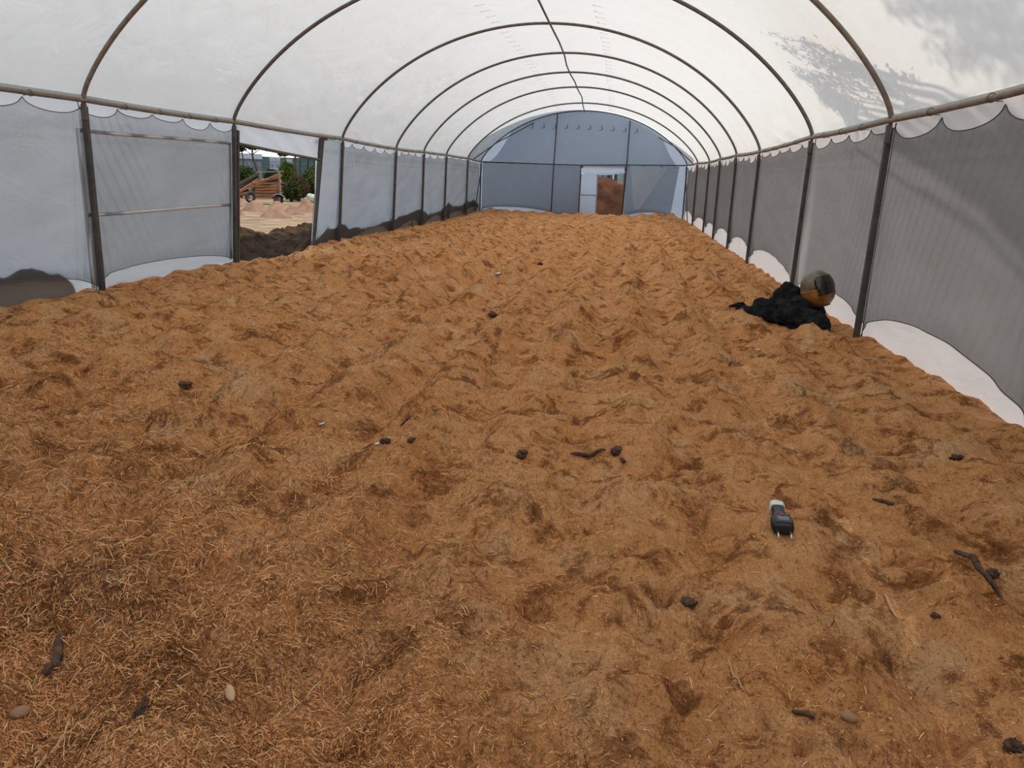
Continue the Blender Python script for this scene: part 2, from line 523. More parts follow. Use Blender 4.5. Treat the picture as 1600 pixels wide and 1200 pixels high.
ys = [0.9]
while ys[-1] < 32.4:
    ys.append(ys[-1] + min(0.07, 0.0065 * ys[-1] ** 0.9 + 0.003))
ys = np.array(ys)
xs = np.linspace(-4.16, 4.10, 520)
GX, GY = np.meshgrid(xs, ys)
GH = pits(GX, GY, floor_h(GX, GY))
# the sawdust is pressed flat where the meter lies
wm = np.exp(-(((GX - 2.29) / 0.16) ** 2 + ((GY - 3.02) / 0.26) ** 2) ** 1.5)
GH = GH * (1 - wm) + (0.085 + 0.16 * (GY - 3.02) + 0.006 * fbm(GX * 20, GY * 20, 5, 2)) * wm
nr, nc = GX.shape
me = bpy.data.meshes.new('floor')
Vv = np.stack([GX, GY, GH], -1).reshape(-1, 3).astype(np.float32)
idx = np.arange(nr * nc).reshape(nr, nc)
Q = np.stack([idx[:-1, :-1], idx[:-1, 1:], idx[1:, 1:], idx[1:, :-1]], -1).reshape(-1, 4).astype(np.int32)
me.vertices.add(len(Vv)); me.vertices.foreach_set('co', Vv.ravel())
me.loops.add(Q.size); me.loops.foreach_set('vertex_index', Q.ravel())
me.polygons.add(len(Q)); me.polygons.foreach_set('loop_start', np.arange(0, Q.size, 4, dtype=np.int32))
me.polygons.foreach_set('use_smooth', np.ones(len(Q), bool))
me.update(calc_edges=True)
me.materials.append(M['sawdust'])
flo = bpy.data.objects.new('floor', me); COL.objects.link(flo)
tag(flo, 'orange brown sawdust bed heaped in bumpy rows across the tunnel floor', 'sawdust floor', kind='structure')

def grid_h(x, y):
    """height of the floor mesh at x, y"""
    x = np.asarray(x, float); y = np.asarray(y, float)
    j = np.clip(np.searchsorted(ys, y) - 1, 0, nr - 2)
    fi = (x - xs[0]) / (xs[1] - xs[0]); i = np.clip(fi.astype(int), 0, nc - 2)
    fx = fi - i; fy = (y - ys[j]) / (ys[j + 1] - ys[j])
    return (GH[j, i] * (1 - fx) + GH[j, i + 1] * fx) * (1 - fy) + (GH[j + 1, i] * (1 - fx) + GH[j + 1, i + 1] * fx) * fy

def gh(x, y):
    return float(grid_h(np.array([x]), np.array([y]))[0])

# loose shavings lying on the sawdust, far too many to count
def shavings(n, seed, y0=1.15, y1=13.0, big=0.0):
    r = np.random.default_rng(seed)
    u = r.uniform(0, 1, n)
    y = 1.0 / (1 / y0 ** 1.3 + u * (1 / y1 ** 1.3 - 1 / y0 ** 1.3)) ** (1 / 1.3)
    x = CX + (r.uniform(-0.98, 0.75, n)) * (0.35 + y * 0.80)
    keep = (np.abs(x) < 3.95)
    left = np.clip((1.6 - x) / 2.2 + 0.15, 0.12, 1.0)
    clump = 0.5 + 0.5 * fbm(x * 1.6, y * 1.6, 77, 3)
    keep &= r.uniform(0, 1, n) < left * np.clip(0.55 + 0.6 * clump, 0, 1)
    x = x[keep]; y = y[keep]; n = len(x); left = left[keep]
    L = r.gamma(2.0, 0.0046, n) + 0.004
    L = np.minimum(L, 0.045) * (0.6 + 0.5 * left)
    w = r.uniform(0.0006, 0.0016, n) * (0.7 + 0.03 / 0.03 * 0.4 * L / 0.03)
    if big:
        L = np.clip(r.gamma(3.0, 0.011, n) * (0.45 + 0.65 * left), 0.012, 0.09) * np.clip(0.32 + y / 4.0, 0, 1); w = r.uniform(0.0010, 0.0022, n) * (0.45 + y / 7)
    a = r.uniform(0, 2 * math.pi, n)
    e = 0.02
    gx = (grid_h(x + e, y) - grid_h(x - e, y)) / (2 * e); gy = (grid_h(x, y + e) - grid_h(x, y - e)) / (2 * e)
    z = grid_h(x, y) + 0.003
    dx = np.cos(a); dy = np.sin(a)
    pit = r.normal(0, 0.25, n)
    dz = gx * dx + gy * dy + pit
    D = np.stack([dx, dy, dz], 1); D /= np.linalg.norm(D, axis=1)[:, None]
    W = np.stack([-dy, dx, gx * -dy + gy * dx + r.normal(0, 0.5, n)], 1); W /= np.linalg.norm(W, axis=1)[:, None]
    C = np.stack([x, y, z + np.abs(pit) * L * 0.4], 1)
    up = np.array([0, 0, 1.0]) * (r.uniform(-0.03, 0.12, n) * L)[:, None]
    A = C - D * (L / 2)[:, None]; B = C + D * (L / 2)[:, None]; Mi = C + up
    W = W * w[:, None]
    V = np.stack([A - W * .6, A + W * .6, Mi - W, Mi + W, B - W * .5, B + W * .5], 1).reshape(-1, 3).astype(np.float32)
    b = np.arange(n)[:, None] * 6
    Qs = np.concatenate([b + np.array([0, 1, 3, 2]), b + np.array([2, 3, 5, 4])], 1).reshape(-1, 4).astype(np.int32)
    pal = np.array([(0.88, 0.62, 0.37), (0.82, 0.45, 0.20), (0.70, 0.34, 0.135), (0.46, 0.20, 0.075), (0.20, 0.085, 0.036), (0.08, 0.042, 0.024)])
    dark = np.clip(0.5 - 1.3 * fbm(x * 2.3, y * 2.3, 91, 3), 0.05, 0.95)
    t = np.clip(r.beta(1.5, 1.5, n) * 0.85 + dark * 0.45 + 0.02, 0, 1) * 4.999
    if big:
        t = np.where(r.uniform(0, 1, n) < 0.55, r.uniform(0, 1.6, n), r.uniform(3.0, 4.99, n))
    i0 = t.astype(int); f = (t - i0)[:, None]
    colr = pal[i0] * (1 - f) + pal[i0 + 1] * f
    colr = np.repeat(np.concatenate([colr, np.ones((n, 1))], 1)[:, None], 6, 1).reshape(-1, 4).astype(np.float32)
    return V, Qs, colr

V, Qs, colr = shavings(480000, 3)
V2, Q2, c2 = shavings(110000, 9, y0=1.15, y1=11.0, big=1.0)
Qs = np.concatenate([Qs, Q2 + len(V)]).astype(np.int32); V = np.concatenate([V, V2]); colr = np.concatenate([colr, c2])
me = bpy.data.meshes.new('wood_shavings')
me.vertices.add(len(V)); me.vertices.foreach_set('co', V.ravel())
me.loops.add(Qs.size); me.loops.foreach_set('vertex_index', Qs.ravel())
me.polygons.add(len(Qs)); me.polygons.foreach_set('loop_start', np.arange(0, Qs.size, 4, dtype=np.int32))
me.update(calc_edges=True)
at = me.color_attributes.new('tint', 'FLOAT_COLOR', 'POINT'); at.data.foreach_set('color', colr.ravel())
me.materials.append(M['shaving'])
shv = bpy.data.objects.new('wood_shavings', me); COL.objects.link(shv)
tag(shv, 'loose pale and brown wood shavings strewn over the sawdust floor', 'wood shavings', kind='stuff')

# ------------------------------------------------------------------ roof film
S = np.linspace(-1, 1, 201)
rows = []
PER = 36
for k in range(NF - 1):
    a = hoop_curve(k, S, 0.045); b = hoop_curve(k + 1, S, 0.045)
    for j in range(PER if k < NF - 2 else PER + 1):
        t = j / PER
        P = a * (1 - t) + b * t
        yy = P[:, 1]
        sag = -0.022 * math.sin(math.pi * t)
        ed = np.clip((np.abs(S) - 0.62) / 0.36, 0, 1)
        nz_ = 0.022 * fbm(P[:, 1] * 1.3 + S * 3, S * 7 - P[:, 1] * 0.8, 3, 3)
        # tension creases fanning from the foot of each hoop
        cr = 0.020 * ed * np.sin(np.abs(S) * 34 + t * 22 * np.sign(S) + 3 * vnoise(yy * 1.2, S * 4, 9)) * np.clip(vnoise(yy * 0.8, S * 3 + 9, 19) + 0.15, 0, 1) * (np.abs(S) < 0.975)
        off = sag * (np.abs(S) < 0.985) + nz_ * math.sin(math.pi * t) + cr * math.sin(math.pi * t)
        C = np.array([0, 0, -0.6]); d = P - C; d[:, 1] = 0; d /= np.linalg.norm(d, axis=1)[:, None]
        rows.append(P + d * off[:, None])
mb = MB(); mb.grid(np.array(rows))
ceil = mb.build('ceiling', M['roof'])
tag(ceil, 'white translucent plastic film stretched over the curved roof hoops', 'roof film', kind='structure')

def roof_pt(x, y, off=0.036):
    k = int(np.clip(np.searchsorted(FRA[:, 1], y) - 1, 0, NF - 2))
    t = (y - FRA[k, 1]) / (FRA[k + 1, 1] - FRA[k, 1])
    w = 4.0
    s = math.asin(max(-1, min(1, x / w))) / (math.pi / 2)
    p_ = hoop_curve(k, np.array([s]), off)[0] * (1 - t) + hoop_curve(k + 1, np.array([s]), off)[0] * t
    p_[1] = y
    return p_

# small faint print repeated along the film: a tick and a few short smudged letters
mb = MB()
def stroke(mb, p0, ex, ey, pts, w):
    Pt = np.array([p0 + ex * a + ey * b for a, b in pts])
    n = np.cross(ex, ey); n /= np.linalg.norm(n)
    mb.tube(Pt, w, 4)
for rowx, seeds in ((-0.95, 1), (0.94, 2)):
    y = 12.7
    while y < 31.5:
        p0 = roof_pt(rowx, y, 0.012)
        e1 = roof_pt(rowx + 0.1, y, 0.012) - p0; e1 /= np.linalg.norm(e1)
        ey = np.array([0, 1.0, 0])
        g = 1.0
        stroke(mb, p0, e1, ey, [(-0.075, 0.03), (-0.055, -0.03), (-0.03, 0.05)], 0.0035)
        for q in range(4):
            a = -0.01 + q * 0.028
            stroke(mb, p0, e1, ey, [(a, -0.012), (a + 0.008, 0.012), (a + 0.016, -0.012)], 0.0025)
        y += 0.53 + 0.03 * math.sin(y * 3)
mb.build('printed_lettering', M['ink'], ceil)

# ------------------------------------------------------------------ side walls
wall_l = empty('wall_left', (-4.05, 15.0, 0.0)); tag(wall_l, 'left tunnel wall of white film behind pale grey shade net', 'wall', kind='structure')
wall_r = empty('wall_right', (4.05, 15.0, 0.0)); tag(wall_r, 'right tunnel wall of white film behind grey shade net darkened for shade outside', 'wall', kind='structure')

def film_wall(side, spans, parent, mat='wall_film'):
    mb = MB()
    for (ya, yb, za, zb) in spans:      # zb None = up to the eave
        n = max(3, int((yb - ya) / 0.08)); Y = np.linspace(ya, yb, n)
        G = []
        for v in np.linspace(0, 1, 26):
            top = (eave_z(side, Y) + 0.05) if zb is None else np.full(n, zb)
            Z = za + (top - za) * v
            X = wall_x(side, Y, Z) + side * 0.095
            X = X + side * 0.012 * fbm(Y * 1.7, Z * 1.1, 13 + (side > 0), 3)
            G.append(np.stack([X, Y, Z], -1))
        mb.grid(np.array(G))
    return mb.build('plastic_film', M[mat], parent)

DOOR_A, DOOR_B = 11.42, 14.62
film_wall(-1, [(-2.2, DOOR_A + 0.10, -0.3, None), (DOOR_B + 0.04, YEND + 0.05, -0.3, None)], wall_l)
film_wall(1, [(-2.2, YEND + 0.05, -0.3, None)], wall_r, 'sun_tinted_film')

TIES = []
def net_panel(side, ya, yb, parent, mat, nties, peak, hgt, zb0=0.0, zb1=0.0, base=1.0, fold=0.02, seed=0, dip=0.12, bands=True, gather=None):
    """shade cloth between two posts: scalloped top hung from the pipe, arched bottom edge.
    peak = where (0..1) the arch is highest, hgt = its height"""
    nu, nv = 150, 44
    ty0, ty1 = ya, yb
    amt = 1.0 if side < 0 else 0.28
    U = np.linspace(0, 1, nu); Y = ya - 0.015 + (yb - ya + 0.03) * U
    # bottom arch, skewed so that its top lies at `peak`
    a = math.log(0.5) / math.log(peak)
    us = U ** a
    zb = zb0 + (zb1 - zb0) * U + hgt * np.sqrt(np.maximum(0, 1 - (2 * us - 1) ** 2))
    tie = U * nties
    fr = tie - np.floor(tie)
    rs = np.random.default_rng(seed + 40)
    dd = dip * rs.uniform(0.7, 1.25, nties + 2)[np.floor(tie).astype(int)]
    zt = eave_z(side, Y) - 0.03 - dd * np.sqrt(np.maximum(0, 1 - (2 * fr - 1) ** 2)) ** 0.9
    G = []; T = []
    for v in np.linspace(0, 1, nv):
        Z = zb + (zt - zb) * v
        X = wall_x(side, Y, Z) + side * 0.048
        low = (1 - v) ** 1.5
        e0 = np.exp(-((U) / 0.16) ** 2); e1 = np.exp(-((1 - U) / 0.16) ** 2)
        w = fold * (e0 + e1) * (0.25 + low) * np.sin((U * 46) + v * 9 * (e0 - e1) + seed)
        w = w + 0.010 * np.sin(Y * 9 + v * 5 + 2 * vnoise(Y, Z * 2, seed)) * (vnoise(Y * 0.8, Z * 0.9, seed + 3)) * (1 - v * 0.5)
        w = w + 0.05 * math.sin(math.pi * v) * 0.3 * np.sin(math.pi * U)        # billows towards the film
        # little gathers below each tie
        w = w + 0.012 * np.exp(-((1 - v) / 0.12)) * np.cos(2 * math.pi * tie)
        w = np.clip(w, -0.035, 0.035) * (1 - 0.85 * np.exp(-(U / 0.02) ** 2) - 0.85 * np.exp(-((1 - U) / 0.02) ** 2))
        G.append(np.stack([X + side * w * 0.9, Y, Z], -1))
        dens = base + amt * 0.5 * np.exp(-(U / 0.05) ** 2) * low + amt * 0.5 * np.exp(-((1 - U) / 0.05) ** 2) * low + amt * 0.28 * np.exp(-(v / 0.06) ** 2)
        zz = Z - eave_z(side, Y)
        dg = np.sin((Y * 1.0 + Z * (0.55 if side < 0 else 0.45) + 0.15 * vnoise(Y, Z, seed + 5)) * 34 + seed)
        msk = np.clip(vnoise(Y * 0.7 + 3, Z * 0.8, seed + 7) + 0.25, 0, 1)
        dens = dens + amt * 0.30 * np.clip(dg, 0, 1) ** 4 * msk + amt * 0.16 * fbm(Y * 1.3 + Z * 0.7, (Z - Y * 0.25) * 5, seed + 15, 3)
        w_e = np.exp(-(U / 0.10) ** 2) * (0.3 + low); dens = dens + amt * 0.35 * w_e * np.clip(np.sin(U * 150 + v * 10), 0, 1) ** 3
        w_e = np.exp(-((1 - U) / 0.10) ** 2) * (0.3 + low); dens = dens + amt * 0.35 * w_e * np.clip(np.sin(U * 150 - v * 10), 0, 1) ** 3
        if bands:
            for zc, am in ((-0.22, .22), (-0.245, .22), (-0.27, .22), (-0.295, .2), (-0.32, .2), (-0.40, .25), (-0.42, .12)):
                dens = dens + amt * am * np.exp(-((zz - zc) / 0.010) ** 2)
        if gather is not None:
            gu, gs = gather
            dens = dens - 0.75 * np.exp(-((U - gu) / 0.05) ** 2) * (0.5 + 0.5 * np.sin(U * 330)) * np.clip(1.15 - v, 0, 1)
        T.append(dens)
    G = np.array(G); T = np.array(T)
    mb = MB(); mb.grid(G)
    mb.c = [np.repeat(T.reshape(-1, 1), 4, 1)]
    o = mb.build('shade_net', mat, parent, colors=True)
    for j in range(1, nties):
        TIES.append((side, ya + (yb - ya) * j / nties))
    hb = MB(); hb.tube(G[0], 0.0045, 6); hb.tube(G[-1], 0.0045, 6)
    h = hb.build('hem', M['hem'], o)
    h.matrix_parent_inverse = Matrix.Identity(4)
    return o

L = FRA
yl = FRA[:, 1]; yr = FRA[:, 4]
net_panel(-1, 1.3, yl[2], wall_l, M['net_left'], 3, 0.5, 0.24, seed=1)
net_panel(-1, yl[2], yl[3] + 0.02, wall_l, M['net_left'], 4, 0.55, 0.25, seed=2)
net_panel(-1, yl[3] - 0.02, DOOR_A + 0.03, wall_l, M['net_left'], 5, 0.36, 0.215, seed=3)
net_panel(-1, DOOR_B + 0.1, yl[5], wall_l, M['net_left'], 2, 0.5, 0.01, zb0=-0.1, zb1=-0.12, dip=0.03, seed=4)
net_panel(-1, yl[5], yl[6], wall_l, M['net_left'], 5, 0.72, 0.30, zb0=-0.14, zb1=-0.10, base=1.25, seed=5)
net_panel(-1, yl[6], yl[7], wall_l, M['net_left'], 4, 0.68, 0.26, zb0=-0.10, zb1=-0.06, base=1.35, seed=6)
net_panel(-1, yl[7], yl[8], wall_l, M['net_left'], 3, 0.70, 0.26, zb0=-0.08, zb1=-0.02, base=1.40, seed=7)
net_panel(-1, yl[8], yl[9], wall_l, M['net_left'], 3, 0.62, 0.26, zb0=-0.06, zb1=0.02, dip=0.06, base=1.50, seed=8)
net_panel(-1, yl[9], yl[10] - 0.05, wall_l, M['net_left'], 4, 0.5, 0.20, zb0=0.06, zb1=0.14, dip=0.06, base=1.70, seed=9)
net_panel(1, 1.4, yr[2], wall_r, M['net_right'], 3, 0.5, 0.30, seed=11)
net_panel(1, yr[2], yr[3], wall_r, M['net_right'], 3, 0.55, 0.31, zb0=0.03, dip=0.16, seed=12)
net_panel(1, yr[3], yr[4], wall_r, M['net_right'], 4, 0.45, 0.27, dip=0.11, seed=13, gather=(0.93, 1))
net_panel(1, yr[4], yr[5], wall_r, M['net_right'], 5, 0.55, 0.32, zb0=0.0, zb1=0.03, dip=0.11, base=1.08, seed=14, gather=(0.06, 1))  # denser base from here on darkens the net like shade
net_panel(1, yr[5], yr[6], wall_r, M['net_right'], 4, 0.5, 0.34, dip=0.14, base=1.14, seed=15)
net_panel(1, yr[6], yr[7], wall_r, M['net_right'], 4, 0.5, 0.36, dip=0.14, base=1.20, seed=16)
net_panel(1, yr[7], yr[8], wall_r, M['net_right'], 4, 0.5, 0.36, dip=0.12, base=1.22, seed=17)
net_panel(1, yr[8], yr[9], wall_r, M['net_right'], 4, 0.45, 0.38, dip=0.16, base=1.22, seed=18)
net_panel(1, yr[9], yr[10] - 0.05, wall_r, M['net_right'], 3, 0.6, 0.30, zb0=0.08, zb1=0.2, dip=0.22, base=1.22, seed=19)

# ------------------------------------------------------------------ far wall
wall_f = empty('wall_far', (-0.1, YEND, 0.0)); tag(wall_f, 'arched far end wall of plastic film, tinted for bluish shade', 'wall', kind='structure')
xl7, xr7 = FRA[-1, 0] - 0.12, FRA[-1, 3] + 0.12
def end_top(x):
    w = (FRA[-1, 3] - FRA[-1, 0]) / 2; c = (FRA[-1, 3] + FRA[-1, 0]) / 2
    return 2.05 + arcz(np.clip((x - c), -w, w), w, 4.02 - 2.05) + 0.02
DL, DR, DT = -0.13, 1.60, 1.98
X = np.unique(np.concatenate([np.linspace(xl7, DL, 42), np.linspace(DL, DR, 18), np.linspace(DR, xr7, 26)]))
zrow = np.concatenate([np.linspace(-0.25, DT, 16)])
G = []
for z in zrow:
    G.append(np.stack([X, YEND + 0.05 + 0.015 * fbm(X * 2, X * 0 + z * 2, 23, 3), np.full_like(X, z)], -1))
for v in np.linspace(0, 1, 26)[1:]:
    Z = DT + (end_top(X) - DT) * v
    G.append(np.stack([X, YEND + 0.05 + 0.02 * fbm(X * 2, Z * 2, 23, 3), Z], -1))
G = np.array(G)
sk = np.zeros((G.shape[0] - 1, G.shape[1] - 1), bool)
for j in range(len(X) - 1):
    if X[j] >= DL - 1e-6 and X[j + 1] <= DR + 1e-6:
        sk[:15, j] = True
mb = MB(); mb.grid(G, sk)
mb.build('plastic_film', M['end_film_shaded'], wall_f)
# repeated print marks high on the far wall
mb = MB()
for i in range(10):
    x0 = -2.16 + i * 0.447; z0 = 3.37 + 0.012 * i - 0.002 * i * i
    p0 = np.array([x0, YEND - 0.0, z0]); ex = np.array([1.0, 0, 0]); ez = np.array([0, 0, 1.0])
    t = np.linspace(-2.6, 0.2, 9)
    mb.tube([p0 + ex * 0.075 * math.cos(a) + ez * 0.06 * math.sin(a) for a in t], np.linspace(0.006, 0.016, 9), 5)
    mb.tube([p0 + ex * (0.045 + 0.02 * math.cos(a)) + ez * (0.035 + 0.05 * math.sin(a)) for a in np.linspace(-1, 2.0, 7)], 0.014, 5)
mb.build('printed_mark', M['ink_blue'], wall_f)
# hanging second sheet on the right half and the overlap folded on to the roof on the left
def sheet(poly_rows, mat, name, parent):
    mb = MB(); mb.grid(np.array(poly_rows)); return mb.build(name, mat, parent)
def inner(xa0, xa1, xb0, xb1, z0, z1, n, y_off, wav=0.012):
    """second sheet: its left edge runs xa0 -> xa1 and its right edge xb0 -> xb1 from bottom to top"""
    out = []
    for v in np.linspace(0, 1, 26):
        xx = np.linspace(xa0 + (xa1 - xa0) * v, xb0 + (xb1 - xb0) * v, n)
        zz = z0 + (np.minimum(z1, end_top(xx) - 0.06) - z0) * v
        out.append(np.stack([xx, YEND + y_off + wav * fbm(xx * 1.5, zz * 1.0, 31, 3) + wav * 0.6 * np.sin(xx * 9 + v * 2), zz], -1))
    return out
sheet(inner(-3.75, -2.9, 3.62, 2.9, 2.02, 9.0, 60, 0.015), M['end_film_shaded'], 'inner_sheet', wall_f)
sheet(inner(2.0, 1.76, 2.2, 3.2, 0.40, 2.02, 22, -0.10, 0.03), M['flap_film'], 'hanging_flap', wall_f)
rows_ = []
for s in np.linspace(-0.985, -0.03, 30):
    f = np.clip((s + 0.66) / 0.63, 0, 1) ** 0.8
    pa = hoop_curve(NF - 2, np.array([s]), 0.02)[0]; pb = hoop_curve(NF - 1, np.array([s]), 0.02)[0]
    rows_.append(np.array([pa * (1 - t) + pb * t for t in np.linspace(0.05 + 0.93 * f, 0.995, 8)]))
sheet(rows_, M['end_film_shaded'], 'folded_overlap', wall_f)
rows_ = []
for s in np.linspace(0.60, 0.985, 14):
    f = np.clip((0.86 - s) / 0.26, 0, 1) + np.clip((s - 0.93) / 0.06, 0, 1) * 0.6
    pa = hoop_curve(NF - 2, np.array([s]), 0.02)[0]; pb = hoop_curve(NF - 1, np.array([s]), 0.02)[0]
    rows_.append(np.array([pa * (1 - t) + pb * t for t in np.linspace(min(0.3 + 0.68 * f, 0.98), 0.995, 6)]))
sheet(rows_, M['end_film_shaded'], 'folded_overlap', wall_f)

def end_net(xa, xb, zarch, parent, nties, xb_bot=None, peak=0.5, seed=0, zb0=0.1):
    nu, nv = 70, 30
    U = np.linspace(0, 1, nu); xb_bot = xb if xb_bot is None else xb_bot
    a = math.log(0.5) / math.log(peak); us = U ** a
    zb = zb0 + zarch * np.sqrt(np.maximum(0, 1 - (2 * us - 1) ** 2))
    tie = U * nties; fr = tie - np.floor(tie)
    G = []; T = []
    for v in np.linspace(0, 1, nv):
        Xx = xa + ((xb_bot * (1 - v) + xb * v) - xa) * U
        zt = 2.0 + 0.06 * (Xx + 4) / 8 - 0.05 * np.sqrt(np.maximum(0, 1 - (2 * fr - 1) ** 2))
        Z = zb + (zt - zb) * v
        G.append(np.stack([Xx, YEND - 0.02 + 0.012 * np.sin(Xx * 5 + v * 4 + seed) * (1 - v), Z], -1))
        T.append(1 + 0.3 * np.exp(-(v / 0.05) ** 2) + 0 * U)
    G = np.array(G); mb = MB(); mb.grid(G); mb.c = [np.repeat(np.array(T).reshape(-1, 1), 4, 1)]
    o = mb.build('shade_net', M['net_far'], parent, colors=True)
    hb = MB(); hb.tube(G[0], 0.008, 6); hb.tube(G[-1], 0.008, 6)
    h = hb.build('hem', M['hem'], o); h.matrix_parent_inverse = Matrix.Identity(4)
    return o
end_net(-4.02, -1.24, 0.20, wall_f, 6, peak=0.45, seed=1)
end_net(-1.24, DL - 0.02, 0.02, wall_f, 2, seed=2, zb0=0.04)
end_net(DR + 0.03, 3.62, 0.22, wall_f, 3, xb_bot=3.42, peak=0.6, seed=3)

# closed film end behind the camera
mb = MB()
Xn = np.linspace(-4.1, 4.0, 30); G = []
for v in np.linspace(0, 1, 14):
    Z = -0.3 + (2.0 + arcz(np.clip(Xn + 0.05, -4, 4), 4.0, 2.08) + 0.05 + 0.3) * v
    G.append(np.stack([Xn, np.full_like(Xn, -2.25), Z], -1))
mb.grid(np.array(G)); wn = mb.build('wall_near', M['wall_film']); tag(wn, 'white film end wall behind the viewer', 'wall', kind='structure')

# ------------------------------------------------------------------ steel frame
ORD = ['nearest to the viewer', 'second from the viewer', 'third from the viewer', 'fourth from the viewer', 'fifth from the viewer', 'sixth from the viewer', 'seventh from the viewer', 'in the far corner']
def post(side, k, label):
    fr = FRA[k]
    if side < 0:
        top = np.array([fr[0], fr[1], fr[2]]); bx = BASE_L[k]
    else:
        top = np.array([fr[3], fr[4], fr[5]]); bx = BASE_R[k]
    base = np.array([bx, top[1], -0.25])
    e = empty('steel_post', (base[0], base[1], 0.0))
    tag(e, label, 'post', 'posts along the side walls')
    mb = MB(); mb.beam(base, top - np.array([0, 0, 0.07]), 0.055, 0.055)
    bevel(mb.build('shaft', M['steel_post'], e, smooth=False), 0.006)
    mb = MB(); mb.box(top + np.array([-side * 0.02, -0.035, -0.13]), (0.05, 0.035, 0.16)); mb.box(top + np.array([0, 0, -0.04]), (0.03, 0.03, 0.1))
    bevel(mb.build('bracket', M['steel'], e, smooth=False), 0.004)
    return e

sh = np.linspace(-1, 1, 81)
for i, k in enumerate(range(3, NF)):
    post(-1, k, 'dark grey square steel post on the left wall, ' + ORD[i])
    post(1, k, 'dark grey square steel post on the right wall, ' + ORD[i])
    mb = MB(); mb.tube(hoop_curve(k, sh), 0.025, 10)
    o = mb.build('roof_hoop', M['steel_pipe' if k == 3 else 'steel'])
    tag(o, 'curved brown grey steel pipe hoop under the roof film, ' + (ORD[i] if i < 7 else 'against the far end wall'), 'roof hoop', 'curved pipe hoops of the roof')

# eave pipes and ridge pipe
for side, nm in ((-1, 'left'), (1, 'right')):
    e = empty('eave_pipe', (side * 4.0, 8.0, 2.0))
    tag(e, 'long brown steel pipe along the top of the %s wall with net ties' % nm, 'pipe', 'pipes running along the eaves')
    c = 0 if side < 0 else 3
    pts = []
    for k in range(1, NF):
        pts.append(FRA[k, c:c + 3] + np.array([-side * 0.03, 0, -0.015]))
        if k < NF - 1:
            for t in (0.33, 0.66):
                q = FRA[k, c:c + 3] * (1 - t) + FRA[k + 1, c:c + 3] * t + np.array([-side * 0.03, 0, -0.015 - 0.012])
                pts.append(q)
    mb = MB(); mb.tube(pts, 0.022, 10); mb.build('pipe', M['steel_pipe'], e)
    mb = MB()      # film rolled round the pipe
    pp = np.array(pts) + np.array([side * 0.05, 0, 0.03])
    mb.tube(pp, 0.028, 8); mb.build('rolled_film', M['roof'], e)
    for (sd, y) in TIES:
        if sd != side or y < 4.0:
            continue
        p_ = np.array([wall_x(side, y, 2.0) - side * 0.03, y, eave_z(side, y) - 0.022])
        mb = MB()
        mb.tube([p_ + np.array([0.029 * math.cos(a), 0.003 * a, 0.029 * math.sin(a)]) for a in np.linspace(0, 2 * math.pi, 12)], 0.0035, 5)
        mb.tube([p_ + np.array([side * 0.02, 0, -0.02]), p_ + np.array([side * 0.07, 0, -0.022])], 0.0035, 5)
        mb.build('wire_tie', M['hem'], e)

RX = [0.05, 0.05, 0.05, 0.05, 0.06, 0.02, 0.01, -0.044, -0.016, -0.029, -0.12]
pts = []
for k in range(1, NF):
    pts.append((RX[k], (FRA[k, 1] + FRA[k, 4]) / 2, FRA[k, 6] - 0.035))
    if k < NF - 1:
        wob = {5: 0.02, 6: -0.02, 7: 0.03, 8: 0.06}.get(k, 0)
        pts.append(((RX[k] + RX[k + 1]) / 2 + wob, (FRA[k, 1] + FRA[k + 1, 1]) / 2, (FRA[k, 6] + FRA[k + 1, 6]) / 2 - 0.045))
mb = MB(); mb.tube(pts, 0.019, 8)
tag(mb.build('ridge_pipe', M['steel']), 'thin slightly bent steel pipe along the ridge of the roof', 'pipe')

# end wall frame
def bar(name, pts, r, label, cat, group=None, mat='steel_post'):
    mb = MB(); mb.tube(pts, r, 8); return tag(mb.build(name, M[mat]), label, cat, group)
YB = YEND - 0.07
bar('end_rail', [(-4.05, YB, 1.985), (-1.2, YB, 1.985), (DL, YB, 1.99), (DR, YB, 2.06), (3.9, YB, 2.11)], 0.022, 'dark horizontal pipe across the far end wall at eave height', 'pipe')
bar('end_post', [(-1.22, YB, -0.1), (-1.20, YB, 1.98), (-1.15, YB, 3.86)], 0.024, 'thin dark pipe upright left of the far doorway, floor to roof', 'post', 'uprights of the far end wall')
bar('end_post', [(1.57, YB, -0.1), (1.62, YB, 2.04), (1.63, YB, 3.68)], 0.026, 'thin dark pipe upright right of the far doorway, floor to roof', 'post', 'uprights of the far end wall')
bar('brace_pipe', [(-4.0, 30.2, 2.04), (-3.3, 30.9, 2.65), (-2.05, 32.15, 3.5)], 0.02, 'diagonal brace pipe in the upper left corner of the far end', 'brace', 'diagonal braces in the far corners')
bar('brace_pipe', [(3.95, 29.9, 2.12), (3.35, 31.0, 2.72), (2.75, 32.15, 3.1)], 0.02, 'diagonal brace pipe in the upper right corner of the far end', 'brace', 'diagonal braces in the far corners')
bar('brace_pipe', [(-4.02, 32.0, 1.75), (-3.96, 30.4, 0.15)], 0.02, 'slanting brace pipe at the far end of the left wall', 'brace', 'diagonal braces in the far corners')
bar('brace_pipe', [(3.86, 32.0, 1.85), (3.92, 29.9, 0.1)], 0.018, 'slanting brace pipe at the far end of the right wall', 'brace', 'diagonal braces in the far corners')

